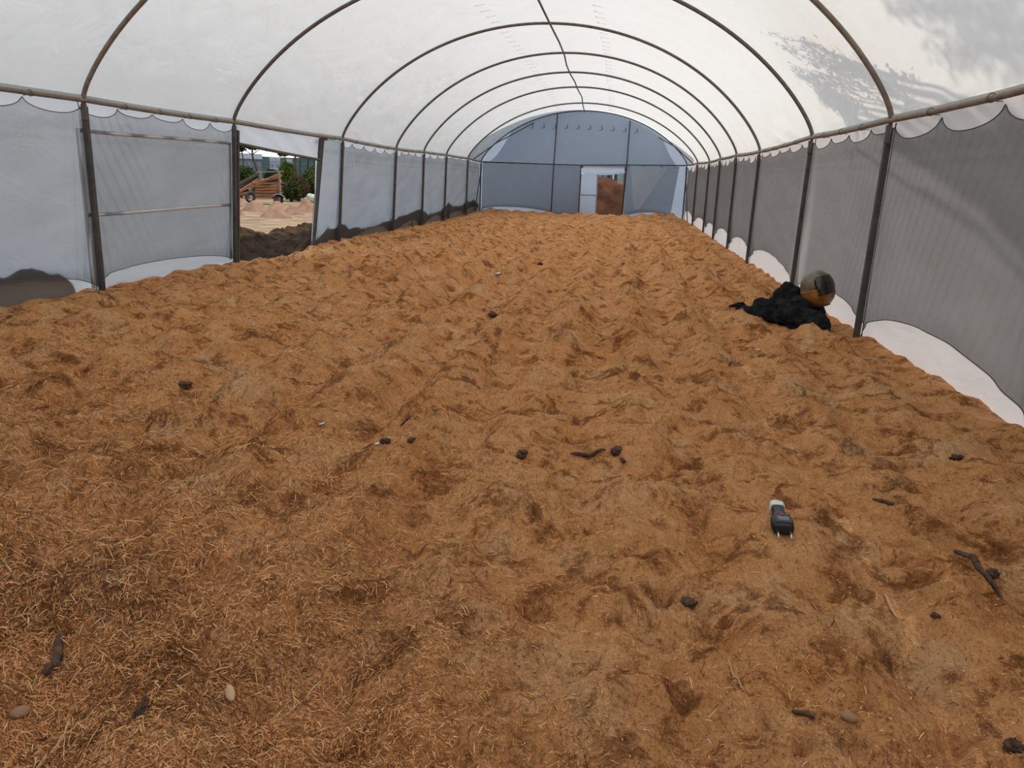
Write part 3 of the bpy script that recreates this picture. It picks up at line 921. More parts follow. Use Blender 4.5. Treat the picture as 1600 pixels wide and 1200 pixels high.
# ------------------------------------------------------------------ doors
door1 = empty('door_1', (-4.0, 13.0, 0.0)); tag(door1, 'open doorway in the left wall with its film leaf slid aside', 'door', kind='structure')
hA = np.array([wall_x(-1, DOOR_A, 1.7), DOOR_A, 1.715]); hB = np.array([wall_x(-1, DOOR_B, 1.6), DOOR_B, 1.575])
mb = MB()
jb = np.array([-4.13, 14.40, -0.25]); jt = np.array([-4.0, 14.68, 1.96])
mb.beam(jb, jt, 0.06, 0.06); mb.beam(jb + np.array([-0.03, 0.13, 0]), jt + np.array([0, 0.10, 0]), 0.05, 0.05)
mb.beam(jb + np.array([0.0, 0.07, 2.16]), jt + np.array([0.0, 0.3, 0.0]), 0.05, 0.05)
bevel(mb.build('door_frame', M['steel_post'], door1, smooth=False), 0.006)
mb = MB(); mb.tube([hA, hA * .5 + hB * .5 + np.array([0, 0, -0.006]), hB], 0.024, 8); mb.build('lintel', M['steel'], door1)
Y = np.linspace(DOOR_A - 0.05, DOOR_B + 0.02, 40); G = []
for v in np.linspace(0, 1, 10):
    zl_ = np.interp(Y, [DOOR_A, DOOR_B], [1.715, 1.575])
    Z = zl_ + (eave_z(-1, Y) + 0.0 - zl_) * v
    Xx = wall_x(-1, Y, Z) - 0.035 + 0.008 * np.sin(Y * 7 + v * 6)
    G.append(np.stack([Xx, Y, Z], -1))
mb = MB(); mb.grid(np.array(G)); mb.build('header_film', M['wall_film'], door1)
mb = MB()
gp = []
for v in np.linspace(0, 1, 16):
    z = 1.56 - 1.45 * v; wd = 0.05 + 0.03 * math.sin(v * 9) * (1 - v)
    gp.append([(-4.06 - 0.04 * v + 0.01 * math.sin(v * 5), 14.385 + 0.13 * (z + 0.25) - wd * (1 - q), z) for q in np.linspace(0, 1, 5)])
mb.grid(np.array(gp)); mb.build('loose_film_edge', M['wall_film'], door1)
# leaf slid aside, standing between net and film
la, lb = 8.02, 11.36
lx = lambda y: float(wall_x(-1, y, 1.0)) - 0.072
leaf = MB()
G = []
for v in np.linspace(0, 1, 12):
    Y = np.linspace(la, lb, 40)
    Z = 0.02 + (1.70 - 0.02) * v + 0 * Y
    G.append(np.stack([wall_x(-1, Y, Z) - 0.078, Y, Z], -1))
leaf.grid(np.array(G)); lf = leaf.build('leaf', M['leaf_film'], door1)
mb = MB()
for z in (0.83, 1.70):
    mb.tube([(float(wall_x(-1, y, z)) - 0.070, y, z + 0.012 * math.sin(y * 1.3)) for y in np.linspace(la, lb, 12)], 0.021, 8)
for y in (la, lb):
    mb.tube([(float(wall_x(-1, y, z)) - 0.070, y, z) for z in np.linspace(0.04, 1.70, 6)], 0.021, 8)
o = mb.build('leaf_frame', M['wrapped'], lf); o.matrix_parent_inverse = Matrix.Identity(4)
# stile standing beside the post at the near side of the doorway
mb = MB(); mb.beam((BASE_L[4] - 0.01, 11.45, -0.25), (FRA[4, 0] + 0.0, 11.45, 1.9), 0.05, 0.05); bevel(mb.build('stile', M['steel_post'], door1, smooth=False), 0.005)

door2 = empty('door_2', (0.7, YEND, 0.0)); tag(door2, 'doorway in the far end wall, half covered by a grey film leaf', 'door', kind='structure')
mb = MB(); mb.beam((DL, YB, -0.1), (DL + 0.0, YB, 1.97), 0.05, 0.05); mb.box((DL + 0.02, YB, 1.94), (0.12, 0.08, 0.1))
mb.beam((1.54, YB + 0.03, -0.1), (1.60, YB + 0.03, 1.99), 0.05, 0.05); mb.box((1.60, YB, 1.90), (0.10, 0.08, 0.16))
bevel(mb.build('door_frame', M['steel_post'], door2, smooth=False), 0.006)
lf = MB(); gp = []
for v in np.linspace(0, 1, 14):
    gp.append([(x, YEND + 0.12 + 0.008 * math.sin(x * 20 + v * 3), 0.0 + 1.68 * v) for x in np.linspace(DL + 0.02, 0.52, 10)])
lf.grid(np.array(gp)); lfo = lf.build('leaf', M['end_film_shaded'], door2)
mb = MB()
mb.tube([(DL + 0.03, YEND + 0.10, 0.87), (0.52, YEND + 0.10, 0.87)], 0.02, 8)
mb.tube([(0.54, YEND + 0.10, 0.0), (0.51, YEND + 0.10, 1.68)], 0.02, 8)
o = mb.build('leaf_frame', M['end_film_shaded'], lfo); o.matrix_parent_inverse = Matrix.Identity(4)
mb = MB(); gp = []
for v in np.linspace(0, 1, 10):
    gp.append([(x, YEND + 0.0 - 0.03 * math.sin(v * 6), (2.0 + 0.03 * (x - DL)) - v * (0.30 + 0.08 * math.sin(math.pi * (x - DL) / (DR - DL)))) for x in np.linspace(DL + 0.03, DR, 24)])
mb.grid(np.array(gp)); mb.build('header_film', M['end_film_shaded'], door2)

# ------------------------------------------------------------------ outdoors
M['ground'] = plain('ground', (0.17, 0.112, 0.065), (0.36, 0.255, 0.155), 1.6, rough=0.95, bump=0.6, bscale=6, spec=0.05, detail=10)
M['soil'] = plain('soil', (0.022, 0.015, 0.010), (0.085, 0.052, 0.032), 4.0, rough=0.98, bump=1.0, bscale=11, spec=0.05, detail=10)
M['soil_red'] = plain('soil_red', (0.045, 0.020, 0.011), (0.11, 0.048, 0.027), 2.2, rough=0.98, bump=1.0, bscale=10, spec=0.05)
M['pile'] = plain('pile', (0.20, 0.115, 0.075), (0.30, 0.185, 0.125), 3.0, rough=0.97, bump=0.7, bscale=22, spec=0.05)
M['leaf'] = tinted('leaf', transl=0.35, mult=(0.62, 0.62, 0.62))
M['bark'] = plain('bark', (0.035, 0.027, 0.022), (0.09, 0.07, 0.055), 12, rough=0.95, bump=0.5, spec=0.1)
M['rust_wood'] = plain('rust_wood', (0.13, 0.048, 0.02), (0.26, 0.105, 0.045), 5, rough=0.85, stretch=(1, 1, 6), spec=0.2)
M['grey_wood'] = plain('grey_wood', (0.13, 0.10, 0.075), (0.24, 0.185, 0.145), 5, rough=0.9, stretch=(1, 1, 6), spec=0.2)
M['rubber'] = plain('rubber', (0.018, 0.018, 0.02), (0.035, 0.035, 0.036), 10, rough=0.85)
M['sack'] = plain('sack', (0.36, 0.33, 0.27), (0.48, 0.45, 0.38), 6, rough=0.8, bump=0.5, bscale=9)
M['white_sack'] = plain('white_sack', (0.52, 0.53, 0.55), (0.72, 0.72, 0.73), 6, rough=0.7, bump=0.5, bscale=9)
M['house'] = plain('house', (0.065, 0.078, 0.10), (0.10, 0.115, 0.145), 0.8, rough=0.9)
M['house_pale'] = plain('house_pale', (0.15, 0.185, 0.235), (0.20, 0.235, 0.28), 0.8, rough=0.9)
M['house_roof'] = plain('house_roof', (0.10, 0.11, 0.13), (0.16, 0.17, 0.19), 2, rough=0.9)
M['hill'] = plain('hill', (0.016, 0.027, 0.026), (0.032, 0.046, 0.040), 0.35, rough=1.0, bump=1.0, bscale=2.0, spec=0.02, detail=10)
M['galv'] = plain('galv', (0.45, 0.46, 0.47), (0.60, 0.60, 0.60), 12, rough=0.5, metal=0.4)

GZ = -0.25
gx = np.concatenate([np.linspace(-140, -20, 30), np.linspace(-19, -4.6, 60), np.linspace(-4.3, 4.3, 6), np.linspace(4.6, 60, 20)])
gy = np.concatenate([np.linspace(-40, 8, 16), np.linspace(9, 45, 110), np.linspace(47, 180, 40)])
GXX, GYY = np.meshgrid(gx, gy)
GZZ = GZ + 0.035 * fbm(GXX * 0.8, GYY * 0.8, 101, 4) - 0.02
mb = MB(); mb.grid(np.stack([GXX, GYY, GZZ], -1))
tag(mb.build('ground', M['ground']), 'pale straw coloured bare ground outside the tunnel', 'ground', kind='structure')

# dark soil thrown up against the outside of the left wall
def bank(name, y0, y1, prof, label, crest=None, seed=0):
    Y = np.linspace(y0, y1, int((y1 - y0) / 0.07)); Xo = np.concatenate([[0.0], np.linspace(0.0, 2.6, 42)])
    G = []
    for i, d in enumerate(Xo):
        p_ = np.interp(Y, prof[0], prof[1]) - GZ
        f = np.clip(1 - (d / 1.5) ** 1.3, 0, 1)
        h = p_ * f
        if crest is not None:
            c = np.interp(Y, crest[0], crest[1]) - GZ
            h = np.maximum(h, c * np.exp(-((d - 1.5) / 0.55) ** 2))
        n = 0.12 * fbm(Y * 2.6 + d, d * 3.0 + seed, seed, 5, 0.62) + 0.06 * (1 - 2 * np.abs(vnoise(Y * 7, d * 7, seed + 3)))
        h = np.where(h > 0.06, h + n * (0.25 if d < 0.02 else 1.0) + (0.035 * fbm(Y * 8, Y * 0, seed + 8, 3)), h + 0.3 * n - 0.03)
        Z = GZ + h
        if i == 0:
            Z = np.full_like(Y, GZ - 0.1)
        Xx = wall_x(-1, Y, np.clip(Z, -0.3, 1)) - 0.099 - 0.012 * fbm(Y * 1.7, Z * 1.1, 13, 3) - d
        G.append(np.stack([Xx, Y, Z], -1))
    mb = MB(); mb.grid(np.array(G), flip=True)
    return tag(mb.build(name, M['soil']), label, 'soil heap')
bank('soil_bank', 8.9, 33.0,
     ([8.9, 10.9, 11.4, 13.2, 14.3, 14.7, 15.35, 16.2, 16.75, 17.0, 17.5, 18.6, 19.5, 21.2, 22.3, 22.6, 23.8, 25.1, 26.3, 27.0, 28.2, 31.3, 32.0, 33.0],
      [-0.3, -0.28, -0.22, -0.18, -0.06, 0.06, 0.25, 0.32, 0.20, 0.24, 0.17, 0.20, 0.26, 0.34, 0.44, 0.42, 0.24, 0.31, 0.55, 0.40, 0.38, 0.54, 0.40, 0.3]),
     'long dark brown soil bank outside the left doorway, banked against the film beyond it',
     crest=([8.9, 11.5, 13.0, 14.4, 14.9, 15.4, 16.0, 16.6, 17.3, 18.3, 20, 33], [-0.25, -0.1, 0.22, 0.27, 0.2, 0.13, 0.02, 0.04, 0.10, 0.12, 0.1, 0.1]), seed=3)
bank('soil_bank', 3.0, 7.95, ([3, 5, 6.4, 6.65, 6.81, 7.05, 7.25, 7.41, 7.55, 7.69, 7.76, 7.9], [0.28, 0.36, 0.36, 0.34, 0.29, 0.33, 0.31, 0.26, 0.24, 0.18, 0.10, -0.3]),
     'dark soil bank outside showing through the film at the left edge of the photo', seed=9)

def cone(name, px, py, wpx, hpx, label, mat, group=None, seed=0, z=GZ):
    c = at_z(px, py, z)
    m = np.linalg.norm(c - CAM) / F_PX
    R = wpx / 2 * m * 1.1; H = hpx * m
    a = np.linspace(0, 2 * math.pi, 49); rr = np.linspace(0, 1, 22)
    c = c + np.array([ray(px, py)[0], ray(px, py)[1], 0]) * R * 0.8
    G = []
    for r_ in rr:
        prof = (1 - r_) * 1.12 if r_ > 0.18 else 0.918 + 0.05 * (1 - r_ / 0.18)
        prof = min(prof, 1.0)
        x = R * r_ * np.cos(a) * (1 + 0.10 * np.sin(2 * a + seed)); y = R * r_ * np.sin(a) * (1 + 0.08 * np.cos(3 * a + seed))
        zz = H * prof + 0.10 * H * fbm(x * 2.4 / max(R, .3) + seed, y * 2.4 / max(R, .3), seed, 4) * (1 if r_ > 0.05 else 0.4)
        x[-1] = x[0]; y[-1] = y[0]; zz[-1] = zz[0]
        G.append(np.stack([c[0] + x, c[1] + y, z - 0.06 + zz], -1))
    mb = MB(); mb.grid(np.array(G), flip=True)
    return tag(mb.build(name, mat), label, 'sawdust pile', group)
GP = 'small piles of pinkish sawdust outside'
cone('sawdust_pile', 431, 340, 44, 20, 'pinkish sawdust pile outside, standing nearest in the middle of the left doorway view', M['pile'], GP, 1)
cone('sawdust_pile', 400, 331, 42, 19, 'wide pinkish sawdust pile outside below the left wheel of the wooden cart', M['pile'], GP, 2)
cone('sawdust_pile', 458, 335, 36, 17, 'pinkish sawdust pile outside, just right of the nearest one', M['pile'], GP, 3)
cone('sawdust_pile', 433, 326, 36, 13, 'low pinkish sawdust pile outside behind the nearest one, below the right cart wheel', M['pile'], GP, 4)
cone('sawdust_pile', 479, 332, 40, 21, 'pinkish sawdust pile outside at the right jamb, a cream sack behind it', M['pile'], GP, 5)
cone('sawdust_pile', 371, 322, 28, 18, 'pinkish sawdust pile outside at the left post of the doorway, farther one', M['pile'], GP, 6)
cone('sawdust_pile', 370, 336, 22, 16, 'reddish sawdust pile outside at the left post of the doorway, nearer one', M['pile'], GP, 7)

# wooden cart loaded with reddish boards
O = at_z(404, 319, GZ)
m_ = np.linalg.norm(O - CAM) / F_PX
dh = ray(404, 319).copy(); dh[2] = 0; dh /= np.linalg.norm(dh)
uu = np.array([dh[1], -dh[0], 0]); vv = dh; ww = np.array([0, 0, 1.0])
def C3(px, py, dep=0.0):
    k = 1 + dep / np.linalg.norm(O - CAM)
    return O + (uu * (px - 404) * m_ + ww * (319 - py) * m_) * k + vv * dep
cart = empty('cart', O); tag(cart, 'wooden farm cart loaded with reddish brown boards, seen through the left doorway', 'cart')
def part(name, mat, parent, fn, smooth=False):
    mb = MB(); fn(mb); return mb.build(name, M[mat], parent, smooth=smooth)
for i in range(6):
    y = 289 + i * 3.9
    part('side_slat', 'rust_wood', cart, lambda b: b.beam(C3(401 - i * 0.6, y + 1.0, -0.1), C3(441 - i * 2.2, y - 1.2 + i * 0.5, 0.1), 0.05, 0.062))
for i in range(4):
    y = 291 + i * 5.6
    part('far_slat', 'rust_wood', cart, lambda b: b.beam(C3(398, y, 1.2), C3(436 - i * 2, y - 2, 1.4), 0.05, 0.07))
part('deck', 'rust_wood', cart, lambda b: b.add([C3(398, 309, -0.1), C3(432, 308, -0.1), C3(432, 306, 1.3), C3(398, 307, 1.3), C3(398, 311, -0.1), C3(432, 310, -0.1), C3(432, 308, 1.3), C3(398, 309, 1.3)],
                                              [(0, 1, 2, 3), (7, 6, 5, 4), (0, 4, 5, 1), (1, 5, 6, 2), (2, 6, 7, 3), (3, 7, 4, 0)]))
for i in range(9):
    part('loaded_board', 'rust_wood' if i % 4 else 'grey_wood', cart, lambda b: b.beam(C3(399 + i * 0.8, 305 - i * 2.2, 0.2 + 0.1 * i), C3(439 - i * 0.9, 302 - i * 2.6 - (i % 3), 0.3 + 0.1 * i), 0.16, 0.05))
for (a, b_, w_, mt) in (((395, 295), (435, 276), 0.10, 'rust_wood'), ((397, 290), (438, 278), 0.08, 'rust_wood'), ((376, 304), (405, 285), 0.10, 'rust_wood'), ((392, 299), (424, 282), 0.07, 'grey_wood')):
    part('leaning_board', mt, cart, lambda b: b.beam(C3(*a, 0.1), C3(*b_, 0.7), 0.14, w_))
part('corner_post', 'grey_wood', cart, lambda b: b.beam(C3(435, 308, 0.0), C3(434.5, 272, 0.0), 0.07, 0.07))
part('corner_post', 'grey_wood', cart, lambda b: b.beam(C3(409, 300, 0.6), C3(408, 273, 0.6), 0.07, 0.07))
part('top_rail', 'grey_wood', cart, lambda b: b.beam(C3(403, 274, 0.3), C3(441, 272, 0.3), 0.06, 0.05))
def wheel(px, py, rpx, dep):
    c = C3(px, py, dep); r = rpx * m_
    ax = (uu * 0.55 - vv * 0.83); e1 = np.cross(ax, ww); e1 /= np.linalg.norm(e1)
    a = np.linspace(0, 2 * math.pi, 25)
    w_ = part('wheel', 'rubber', cart, lambda b: b.tube([c + (e1 * math.cos(t) + ww * math.sin(t)) * r * 0.78 for t in a], r * 0.24, 8), True)
    o = part('hub', 'grey_wood', w_, lambda b: b.tube([c - ax * 0.05, c + ax * 0.06], r * 0.36, 14))
    o.matrix_parent_inverse = Matrix.Identity(4)
wheel(393, 309, 8.5, -0.25); wheel(432, 312, 8.0, -0.25)
part('mudguard', 'galv', cart, lambda b: b.grid(np.array([[C3(432 + 10.5 * math.cos(t), 313 - 9.5 * math.sin(t), d) for d in (-0.45, -0.05)] for t in np.linspace(0.1, 2.9, 14)])))
# boards stacked on the ground left of the cart
for i, (a, b_, mt, lab) in enumerate((((366, 304), (399, 283), 'bark', 'dark weathered board leaning up behind the cart, left of it'),
                                      ((367, 307), (394, 296), 'grey_wood', 'pale board lying low left of the cart'),
                                      ((367, 311), (396, 303), 'rust_wood', 'reddish board lying left of the cart, lowest of them'),
                                      ((364, 301), (408, 276), 'bark', 'long dark pole sloping up to the cart top from the left'))):
    mb = MB(); mb.beam(C3(*a, 0.9), C3(*b_, 1.5), 0.16, 0.10)
    tag(mb.build('board', M[mt], smooth=False), lab, 'board', 'loose boards beside the cart')

# leafy things
def leaves(mb, c, r, n, size, pal, seed, long_=1.6, hollow=0.3):
    g = np.random.default_rng(seed)
    d = g.normal(0, 1, (n, 3)); d /= np.linalg.norm(d, axis=1)[:, None]
    rad = (hollow + (1 - hollow) * g.uniform(0, 1, n) ** 0.5)[:, None]
    lump = 1 + 0.35 * fbm(d[:, 0] * 2.5 + seed, d[:, 1] * 2.5 + d[:, 2] * 2, seed, 3)[:, None]
    P = np.array(c) + d * rad * lump * np.array(r)
    t = g.normal(0, 1, (n, 3)); t /= np.linalg.norm(t, axis=1)[:, None]
    s = np.cross(t, g.normal(0, 1, (n, 3))); s /= np.linalg.norm(s, axis=1)[:, None]
    L_ = (size * g.uniform(0.5, 1.4, n))[:, None]
    V = np.stack([P - t * L_ * long_ / 2, P + s * L_ / 2 * 0.6, P + t * L_ * long_ / 2, P - s * L_ / 2 * 0.6], 1).reshape(-1, 3)
    base = mb.n
    mb.v.append(V); mb.f.extend([tuple(range(base + 4 * i, base + 4 * i + 4)) for i in range(n)]); mb.n += 4 * n
    pal = np.array(pal); k = g.integers(0, len(pal), n)
    col = pal[k] * g.uniform(0.6, 1.3, n)[:, None]
    mb.c.append(np.repeat(np.concatenate([np.clip(col, 0, 1), np.ones((n, 1))], 1), 4, 0))
GREEN = [(0.10, 0.16, 0.05), (0.16, 0.22, 0.06), (0.06, 0.11, 0.04)]
LIME = [(0.30, 0.34, 0.07), (0.22, 0.28, 0.06), (0.14, 0.20, 0.05)]
BROWN = [(0.26, 0.16, 0.09), (0.18, 0.13, 0.07), (0.12, 0.13, 0.05)]
DARKG = [(0.04, 0.075, 0.03), (0.07, 0.11, 0.04)]
def bush(px, py, wpx, hpx, dist, pal, label, seed, n=1500):
    k = dist
    d = ray(px, py); d = d / np.hypot(d[0], d[1])
    b = CAM + d * k; m = k / F_PX
    e = empty('bush', (b[0], b[1], GZ)); tag(e, label, 'bush', 'bushes beyond the left doorway')
    zc = b[2] + hpx * m * 0.5
    mb = MB(); leaves(mb, (b[0], b[1], zc), (wpx * m / 2, wpx * m / 2, hpx * m / 2 + 0.1), n, 4.2 * m, pal, seed)
    mb.build('foliage', M['leaf'], e, smooth=False, colors=True)
    mb = MB()
    for q in range(5):
        a = q * 1.3
        mb.tube([(b[0] + 0.03 * math.cos(a), b[1] + 0.03 * math.sin(a), GZ - 0.1), (b[0] + wpx * m * .2 * math.cos(a), b[1] + wpx * m * .2 * math.sin(a), zc)], [0.03, 0.012], 5)
    mb.build('stem', M['bark'], e)
bush(383, 289, 34, 24, 54, GREEN, 'green bush left of the cart, beyond the doorway', 1)
bush(371, 296, 14, 22, 60, BROWN, 'dry brownish bush against the left post of the doorway', 2)
bush(449, 284, 22, 26, 52, LIME, 'yellow green leafy bush right behind the cart', 3)
bush(455, 308, 28, 20, 46, DARKG + BROWN[1:], 'dark green bush beside the right cart wheel', 4)
bush(467, 304, 28, 24, 47, BROWN, 'rust brown shrub between the cart and the doorway jamb', 5)
bush(484, 304, 28, 30, 48, GREEN + BROWN[:1], 'mixed green shrub at the right jamb of the doorway', 6, 2200)
bush(490, 288, 22, 22, 50, LIME, 'yellow green shrub top beside the right jamb, under the tree trunks', 7)
for i_, (bx, bw, bh, bl) in enumerate(((372, 20, 15, 'low dark undergrowth behind the cart, at the left post of the doorway'), (392, 26, 17, 'low dark undergrowth behind the left cart wheel'), (414, 28, 16, 'low dark undergrowth seen under the cart deck'), (436, 26, 17, 'low dark undergrowth behind the right cart wheel'), (474, 34, 15, 'low dark undergrowth behind the sawdust piles at the right jamb'))):
    bush(bx, 306, bw, bh, 50 + i_, DARKG + BROWN[1:], bl, 30 + i_, 1100)
bush(425, 284, 20, 14, 60, DARKG, 'low dark bush behind the cart top rail', 8)

def tree(px, base_py, top_py, dist, tw, label, seed, crown=None, lean=0.0, n=1600):
    d = ray(px, base_py); d = d / np.hypot(d[0], d[1])
    b = CAM + d * dist; m = dist / F_PX
    H = (base_py - top_py) * m
    e = empty('tree', (b[0], b[1], GZ)); tag(e, label, 'tree', 'trees beyond the left doorway')
    sx = np.array([d[1], -d[0], 0])
    top = b + np.array([0, 0, H]) + sx * lean * m
    mb = MB()
    pts = [np.array([b[0], b[1], GZ - 0.1])] + [b * (1 - t) + top * t + sx * 0.06 * math.sin(t * 7 + seed) for t in np.linspace(0.05, 1, 9)]
    mb.tube(pts, np.linspace(tw * m / 2 * 1.2, tw * m / 2 * 0.6, 10), 8)
    mb.build('trunk', M['bark'], e)
    g = np.random.default_rng(seed)
    mb = MB(); ends = []
    for q in range(7):
        t0 = 0.55 + 0.06 * q; p0 = b * (1 - t0) + top * t0
        a = g.uniform(0, 6.28); ln = H * g.uniform(0.22, 0.42)
        p2 = p0 + np.array([math.cos(a) * ln, math.sin(a) * ln, ln * 0.5]); p1 = (p0 + p2) / 2 + np.array([0, 0, ln * 0.06])
        mb.tube([p0, p1, p2], [tw * m * .22, tw * m * .14, tw * m * .06], 6); ends.append(p2)
    mb.build('branch', M['bark'], e)
    mb = MB()
    for i, p2 in enumerate(ends + [top]):
        leaves(mb, p2, (H * 0.20, H * 0.20, H * 0.09), n // 11, 3.4 * m, crown or DARKG, seed * 10 + i, hollow=0.05)
    mb.build('crown', M['leaf'], e, smooth=False, colors=True)
tree(401, 272, 226, 55, 3.2, 'lone dark tree with a bare trunk left of centre in the doorway view', 1, lean=-6)
tree(463, 280, 215, 48, 3.2, 'dark tree trunk leftmost of the three near the right jamb', 2, lean=1)
tree(471, 278, 215, 52, 2.0, 'thin tree trunk in the middle of the three near the right jamb', 3)
tree(482, 282, 215, 50, 2.4, 'tree trunk rightmost of the three near the right jamb', 4, lean=-1)
tree(446, 262, 238, 110, 1.6, 'small tree standing up over the hill line right of the pale house', 5, n=700)
tree(380, 264, 228, 90, 2.0, 'tree with airy crown against the sky at the left post', 6, n=1200)
tree(492, 280, 220, 60, 2.2, 'tree half hidden behind the right jamb of the doorway', 7)

def house(px, py, wpx, hpx, dist, mat, label, nwin):
    d = ray(px, py); d = d / np.hypot(d[0], d[1]); b = CAM + d * dist; m = dist / F_PX
    sx = np.array([d[1], -d[0], 0]); dv = np.array([d[0], d[1], 0])
    e = empty('building', (b[0], b[1], GZ)); tag(e, label, 'building', 'distant buildings')
    R3 = np.stack([sx, dv, ww], 1)
    H = b[2] + hpx * m - GZ
    mb = MB(); mb.box((b[0], b[1], GZ + H / 2), (wpx * m, wpx * m * 0.6, H), R3); mb.build('wall', mat, e, smooth=False)
    W2 = wpx * m / 2 * 1.06; D2 = wpx * m * 0.3 * 1.1; zt = GZ + H; rr = H * 0.14 + 0.3
    vs = [b * [1, 1, 0] + sx * sx_ * W2 + dv * sy_ * D2 + ww * zt for sx_, sy_ in ((-1, -1), (1, -1), (1, 1), (-1, 1))] + [b * [1, 1, 0] + sx * s_ * W2 + ww * (zt + rr) for s_ in (-1, 1)]
    mb = MB(); mb.add(vs, [(0, 1, 5, 4), (2, 3, 4, 5), (1, 2, 5), (3, 0, 4), (3, 2, 1, 0)]); mb.build('roof', M['house_roof'], e, smooth=False)
    for i in range(nwin):
        c = b * [1, 1, 0] + sx * ((i + 0.5) / nwin - 0.5) * wpx * m - dv * wpx * m * 0.3 + ww * (zt - hpx * m * 0.5)
        mb = MB(); mb.box(c, (wpx * m / nwin * 0.5, 0.12, hpx * m * 0.36), R3); mb.build('window', M['house_roof'], e, smooth=False)
house(386, 264, 40, 14, 120, M['house'], 'long grey building far off at the left of the doorway view', 6)
house(430, 264, 14, 10, 130, M['house_pale'], 'pale bluish house far off in the middle of the doorway view', 2)
house(452, 262, 9, 6, 140, M['house_pale'], 'small pale hut far off left of the three tree trunks', 2)
# wooded hill
a = np.linspace(-1.2, 1.2, 90); G = []
for j, f in enumerate(np.linspace(0, 1, 26)):
    th = 0.45 + a * 0.75
    R_ = 150 + 60 * f
    x = CX - np.sin(th) * R_; y = np.cos(th) * R_
    z = GZ - 1 + 8.2 * np.sin(f * math.pi * 0.55) * (0.62 + 0.12 * fbm(th * 5, th * 0 + 1, 5, 3)) + 0.9 * fbm(x * 0.25, y * 0.25, 8, 4)
    G.append(np.stack([x, y, z], -1))
mb = MB(); mb.grid(np.array(G)); tag(mb.build('hill', M['hill']), 'low dark green wooded hill on the horizon beyond the doorway', 'hill', kind='structure')

def sackf(name, px, py, wpx, hpx, mat, label, z=GZ, seed=0):
    c = at_z(px, py, z); m = np.linalg.norm(c - CAM) / F_PX
    mb = MB(); mb.blob(c + np.array([0, 0.1, hpx * m * 0.42]), (wpx * m / 2, wpx * m / 2.6, hpx * m / 2), seed, 0.42, 2.2, 24, 16)
    mb.blob(c + np.array([-wpx * m * 0.42, 0.05, hpx * m * 0.28]), (wpx * m / 4, wpx * m / 5, hpx * m / 3.5), seed + 4, 0.4, 2.5, 16, 10)
    return tag(mb.build(name, mat), label, 'sack')
sackf('sack', 486, 316, 17, 13, M['sack'], 'crumpled cream sack behind the sawdust pile at the right jamb', seed=3)

# beyond the far doorway
mb = MB(); Xh = np.linspace(-4.4, 5.0, 90); G = []
for f in np.linspace(0, 1, 36):
    y = 32.5 + 4.6 * f
    env = np.interp(Xh, [-4.4, -3.2, -1.3, 0.3, 1.5, 2.6, 5.0], [0.0, 0.45, 1.75, 1.85, 1.62, 1.15, 0.0])
    z = GZ + env * np.clip(np.sin(np.clip(f * 1.5 + 0.02, 0, 1) * math.pi / 2) ** 0.7, 0, 1) * np.where((Xh > -0.3) & (Xh < 1.8), np.clip(0.25 + f * 1.6, 0, 1), 1.0) + (0.16 * fbm(Xh * 2, Xh * 0 + y * 2, 55, 4)) * np.clip(env * 2, 0, 1)
    G.append(np.stack([Xh, np.full_like(Xh, y), z], -1))
mb.grid(np.array(G)); tag(mb.build('soil_heap', M['soil_red']), 'high reddish brown soil heap filling the far doorway', 'soil heap')
sackf('sack', 960, 334, 17, 9, M['white_sack'], 'crumpled white sack on the ground in the far doorway', z=0.05, seed=6)
c_ = at_z(934, 335, 0.05)
mb = MB(); mb.blob(c_ + np.array([0.05, 0.3, 0.12]), (0.17, 0.14, 0.13), 8, 0.4, 2.5); tag(mb.build('bag', M['rubber']), 'small dark bag at the left foot of the far doorway opening', 'bag')
for i, (px, w_, mt, lab) in enumerate(((937, 3.0, 'house_pale', 'pale blue upright post, leftmost above the soil heap in the far doorway'),
                                       ((945), 2.5, 'house_pale', 'pale blue upright post, second from left above the soil heap'),
                                       (951.5, 4.5, 'rubber', 'broad black upright post in the middle above the soil heap'),
                                       (957.5, 2.0, 'white_sack', 'thin white upright post between two black ones above the soil heap'),
                                       (962, 3.6, 'rubber', 'black upright post right of the thin white one above the soil heap'))):
    t_ = at_y(px, 262, 40.0); b_ = at_y(px, 312, 40.0)
    mb = MB(); mb.tube([b_, (b_ + t_) / 2 + np.array([0.01, 0, 0]), t_ + np.array([0, 0, 1.2])], w_ * 40 / F_PX / 2, 8)
    tag(mb.build('upright_post', M[mt]), lab, 'post', 'uprights behind the soil heap at the far doorway')
for i in range(5):
    px = 966 + i * 1.9
    b_ = at_y(px, 300, 35.0); b_[2] = GZ; t_ = at_y(px, 268, 35.0)
    mb = MB(); mb.beam(b_, t_ + np.array([0, 0, 0.3]), 0.022, 0.022)
    tag(mb.build('fence_slat', M['white_sack'], smooth=False), 'thin pale fence slat at the right side of the far doorway', 'slat', 'row of fence slats at the far doorway')

